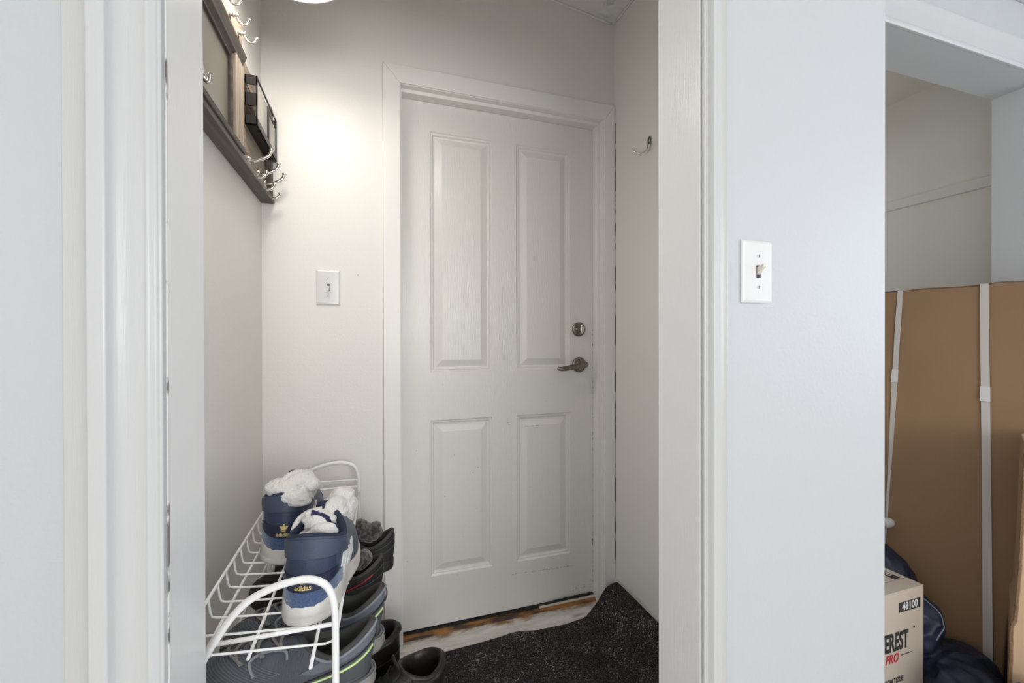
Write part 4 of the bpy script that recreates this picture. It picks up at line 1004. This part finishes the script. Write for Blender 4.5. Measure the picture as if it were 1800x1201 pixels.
m = MB(); m.tube(ep, .0045, 6); m.xf(Matrix.Translation((-1.95, -.70, 0)))
obj('torn_edge', m, 'cartonedge', c2)

# tissue carton
TX0, TX1, TY0, TY1, TZ = 1.235, 1.630, .860, 1.120, .366
tb = thing('tissue_carton', 'tan bathroom tissue carton with black and red print beside the partition', 'carton', ((TX0 + TX1) / 2, (TY0 + TY1) / 2, 0))
TO = V(((TX0 + TX1) / 2, (TY0 + TY1) / 2, 0))
ob3 = lambda name, mb, m_, par=tb, **k: obj(name, rel(mb, TO), m_, par, **k)
ob3('carton_body', MB().box(TX0, TX1, TY0, TY1, 0, TZ - .004), 'tissuebox', bevel=.003)
ob3('top_flap', MB().box(TX0 + .001, TX1 - .001, TY0 + .0005, (TY0 + TY1) / 2 - .085, TZ - .004, TZ), 'tissuebox', bevel=.001)
ob3('top_flap', MB().box(TX0 + .001, TX1 - .001, (TY0 + TY1) / 2 - .082, TY1 - .001, TZ - .004, TZ), 'tissuebox', bevel=.001)
def front(mb, x, z, off=.0008):
    mb.v = [(x + a, TY0 - off, z + b_) for a, b_, c in mb.v]; return mb
def rect(w_, h_): return MB().add([(-w_ / 2, -h_ / 2, 0), (w_ / 2, -h_ / 2, 0), (w_ / 2, h_ / 2, 0), (-w_ / 2, h_ / 2, 0)], [(0, 1, 2, 3)])
lb = ob3('number_label', front(rect(.098, .030), 1.562, .317), 'ink'); lb['label'] = 'black label printed 48100'
ob3('lettering', front(text_mb('48100', .031, .0011, 0, .92), 1.562, .317, .0014), 'plastic', lb)
ob3('lettering', front(text_mb('EVEREST', .074, .0028, 0, .54), 1.480, .215), 'ink')['label'] = 'black EVEREST lettering'
ob3('lettering', front(text_mb('TM', .010, .0002, 0, .8), 1.580, .246), 'ink')
ob3('lettering', front(text_mb('PRO', .036, .0012, .25, .85), 1.481, .168), 'redink')['label'] = 'red PRO lettering'
ob3('printed_rule', front(rect(.052, .0022), 1.546, .172), 'ink')
ob3('lettering', front(text_mb('BATHROOM TISSUE', .023, .0007, 0, .64), 1.468, .100), 'ink')['label'] = 'black BATHROOM TISSUE lettering'
tl = rect(.105, .030); tt_ = text_mb('48100', .030, .0006, 0, .92)
def topmap(mb, off):
    # reads from the right-hand end of the box: text right = -y side
    mb.v = [(1.600 - b_ * -1 - .0, .955 - a * -1 - .02, TZ + off) for a, b_, c in mb.v]; return mb
def topmap(mb, off):
    mb.v = [(1.590 + b_, .960 - a, TZ + off) for a, b_, c in mb.v]; return mb
l2 = ob3('number_label', topmap(tl, .0006), 'ink'); ob3('lettering', topmap(tt_, .0012), 'plastic', l2)

# navy jacket dumped between the cartons
jk = lumps('navy_jacket', [((1.81, 1.13, .16), (.115, .15, .19), (0, .15, 0)), ((1.78, 1.19, .23), (.10, .13, .14), (0, .1, 0)), ((1.75, 1.00, .13), (.085, .11, .145), (0, 0, .2)),
                           ((1.715, .93, .16), (.060, .070, .105), (.2, .25, 0)), ((1.765, .86, .07), (.11, .11, .075), (0, 0, .3)), ((1.70, .78, .06), (.10, .09, .075), (0, 0, -.3)), ((1.62, .615, .10), (.15, .060, .14), (0, .1, 0)), ((1.72, .93, .05), (.06, .10, .06), O3)],
           'jacket', .007, .020, .085, 'crumpled navy nylon jacket heaped between the tissue carton and tall carton', 'jacket', 4)
bmx = bmesh.new(); bmx.from_mesh(jk.data); bv = BVHTree.FromBMesh(bmx); bmx.free()
pp = []
for i in range(22):
    t = i / 21; z = .285 - .14 * t; y = .925 - .03 * math.sin(PI * t); x = 1.70 + .055 * math.sin(PI * (.15 + .6 * t))
    h = bv.ray_cast(V((x - .35, y - .45, z + .25)), (V((x, y, z)) - V((x - .35, y - .45, z + .25))).normalized())
    if h[0] and (not pp or (h[0] - pp[-1]).length < .035): pp.append(h[0] + h[1] * .001)
if len(pp) > 4: obj('piping', MB().tube(pp, .0022, 6), 'piping', jk, True)['label'] = 'grey reflective piping'
# white pole whose rounded tip shows beside the partition
pole = thing('white_pole', 'white pole with a rounded tip resting on the tall carton', 'pole', (1.30, 1.36, 0))
pts_ = [(1.30, 1.36, .012), (1.60, 1.25, .205), (1.915, 1.143, .402), (1.955, 1.130, .409)]
obj('shaft', MB().tube([V(p) - V((1.30, 1.36, 0)) for p in pts_[:3]], .011, 12), 'plastic', pole, True)
obj('tip', MB().tube([V(p) - V((1.30, 1.36, 0)) for p in spline(pts_[2:], 6)], [.016, .019, .020, .020, .018, .014, .006], 12), 'plastic', pole, True)
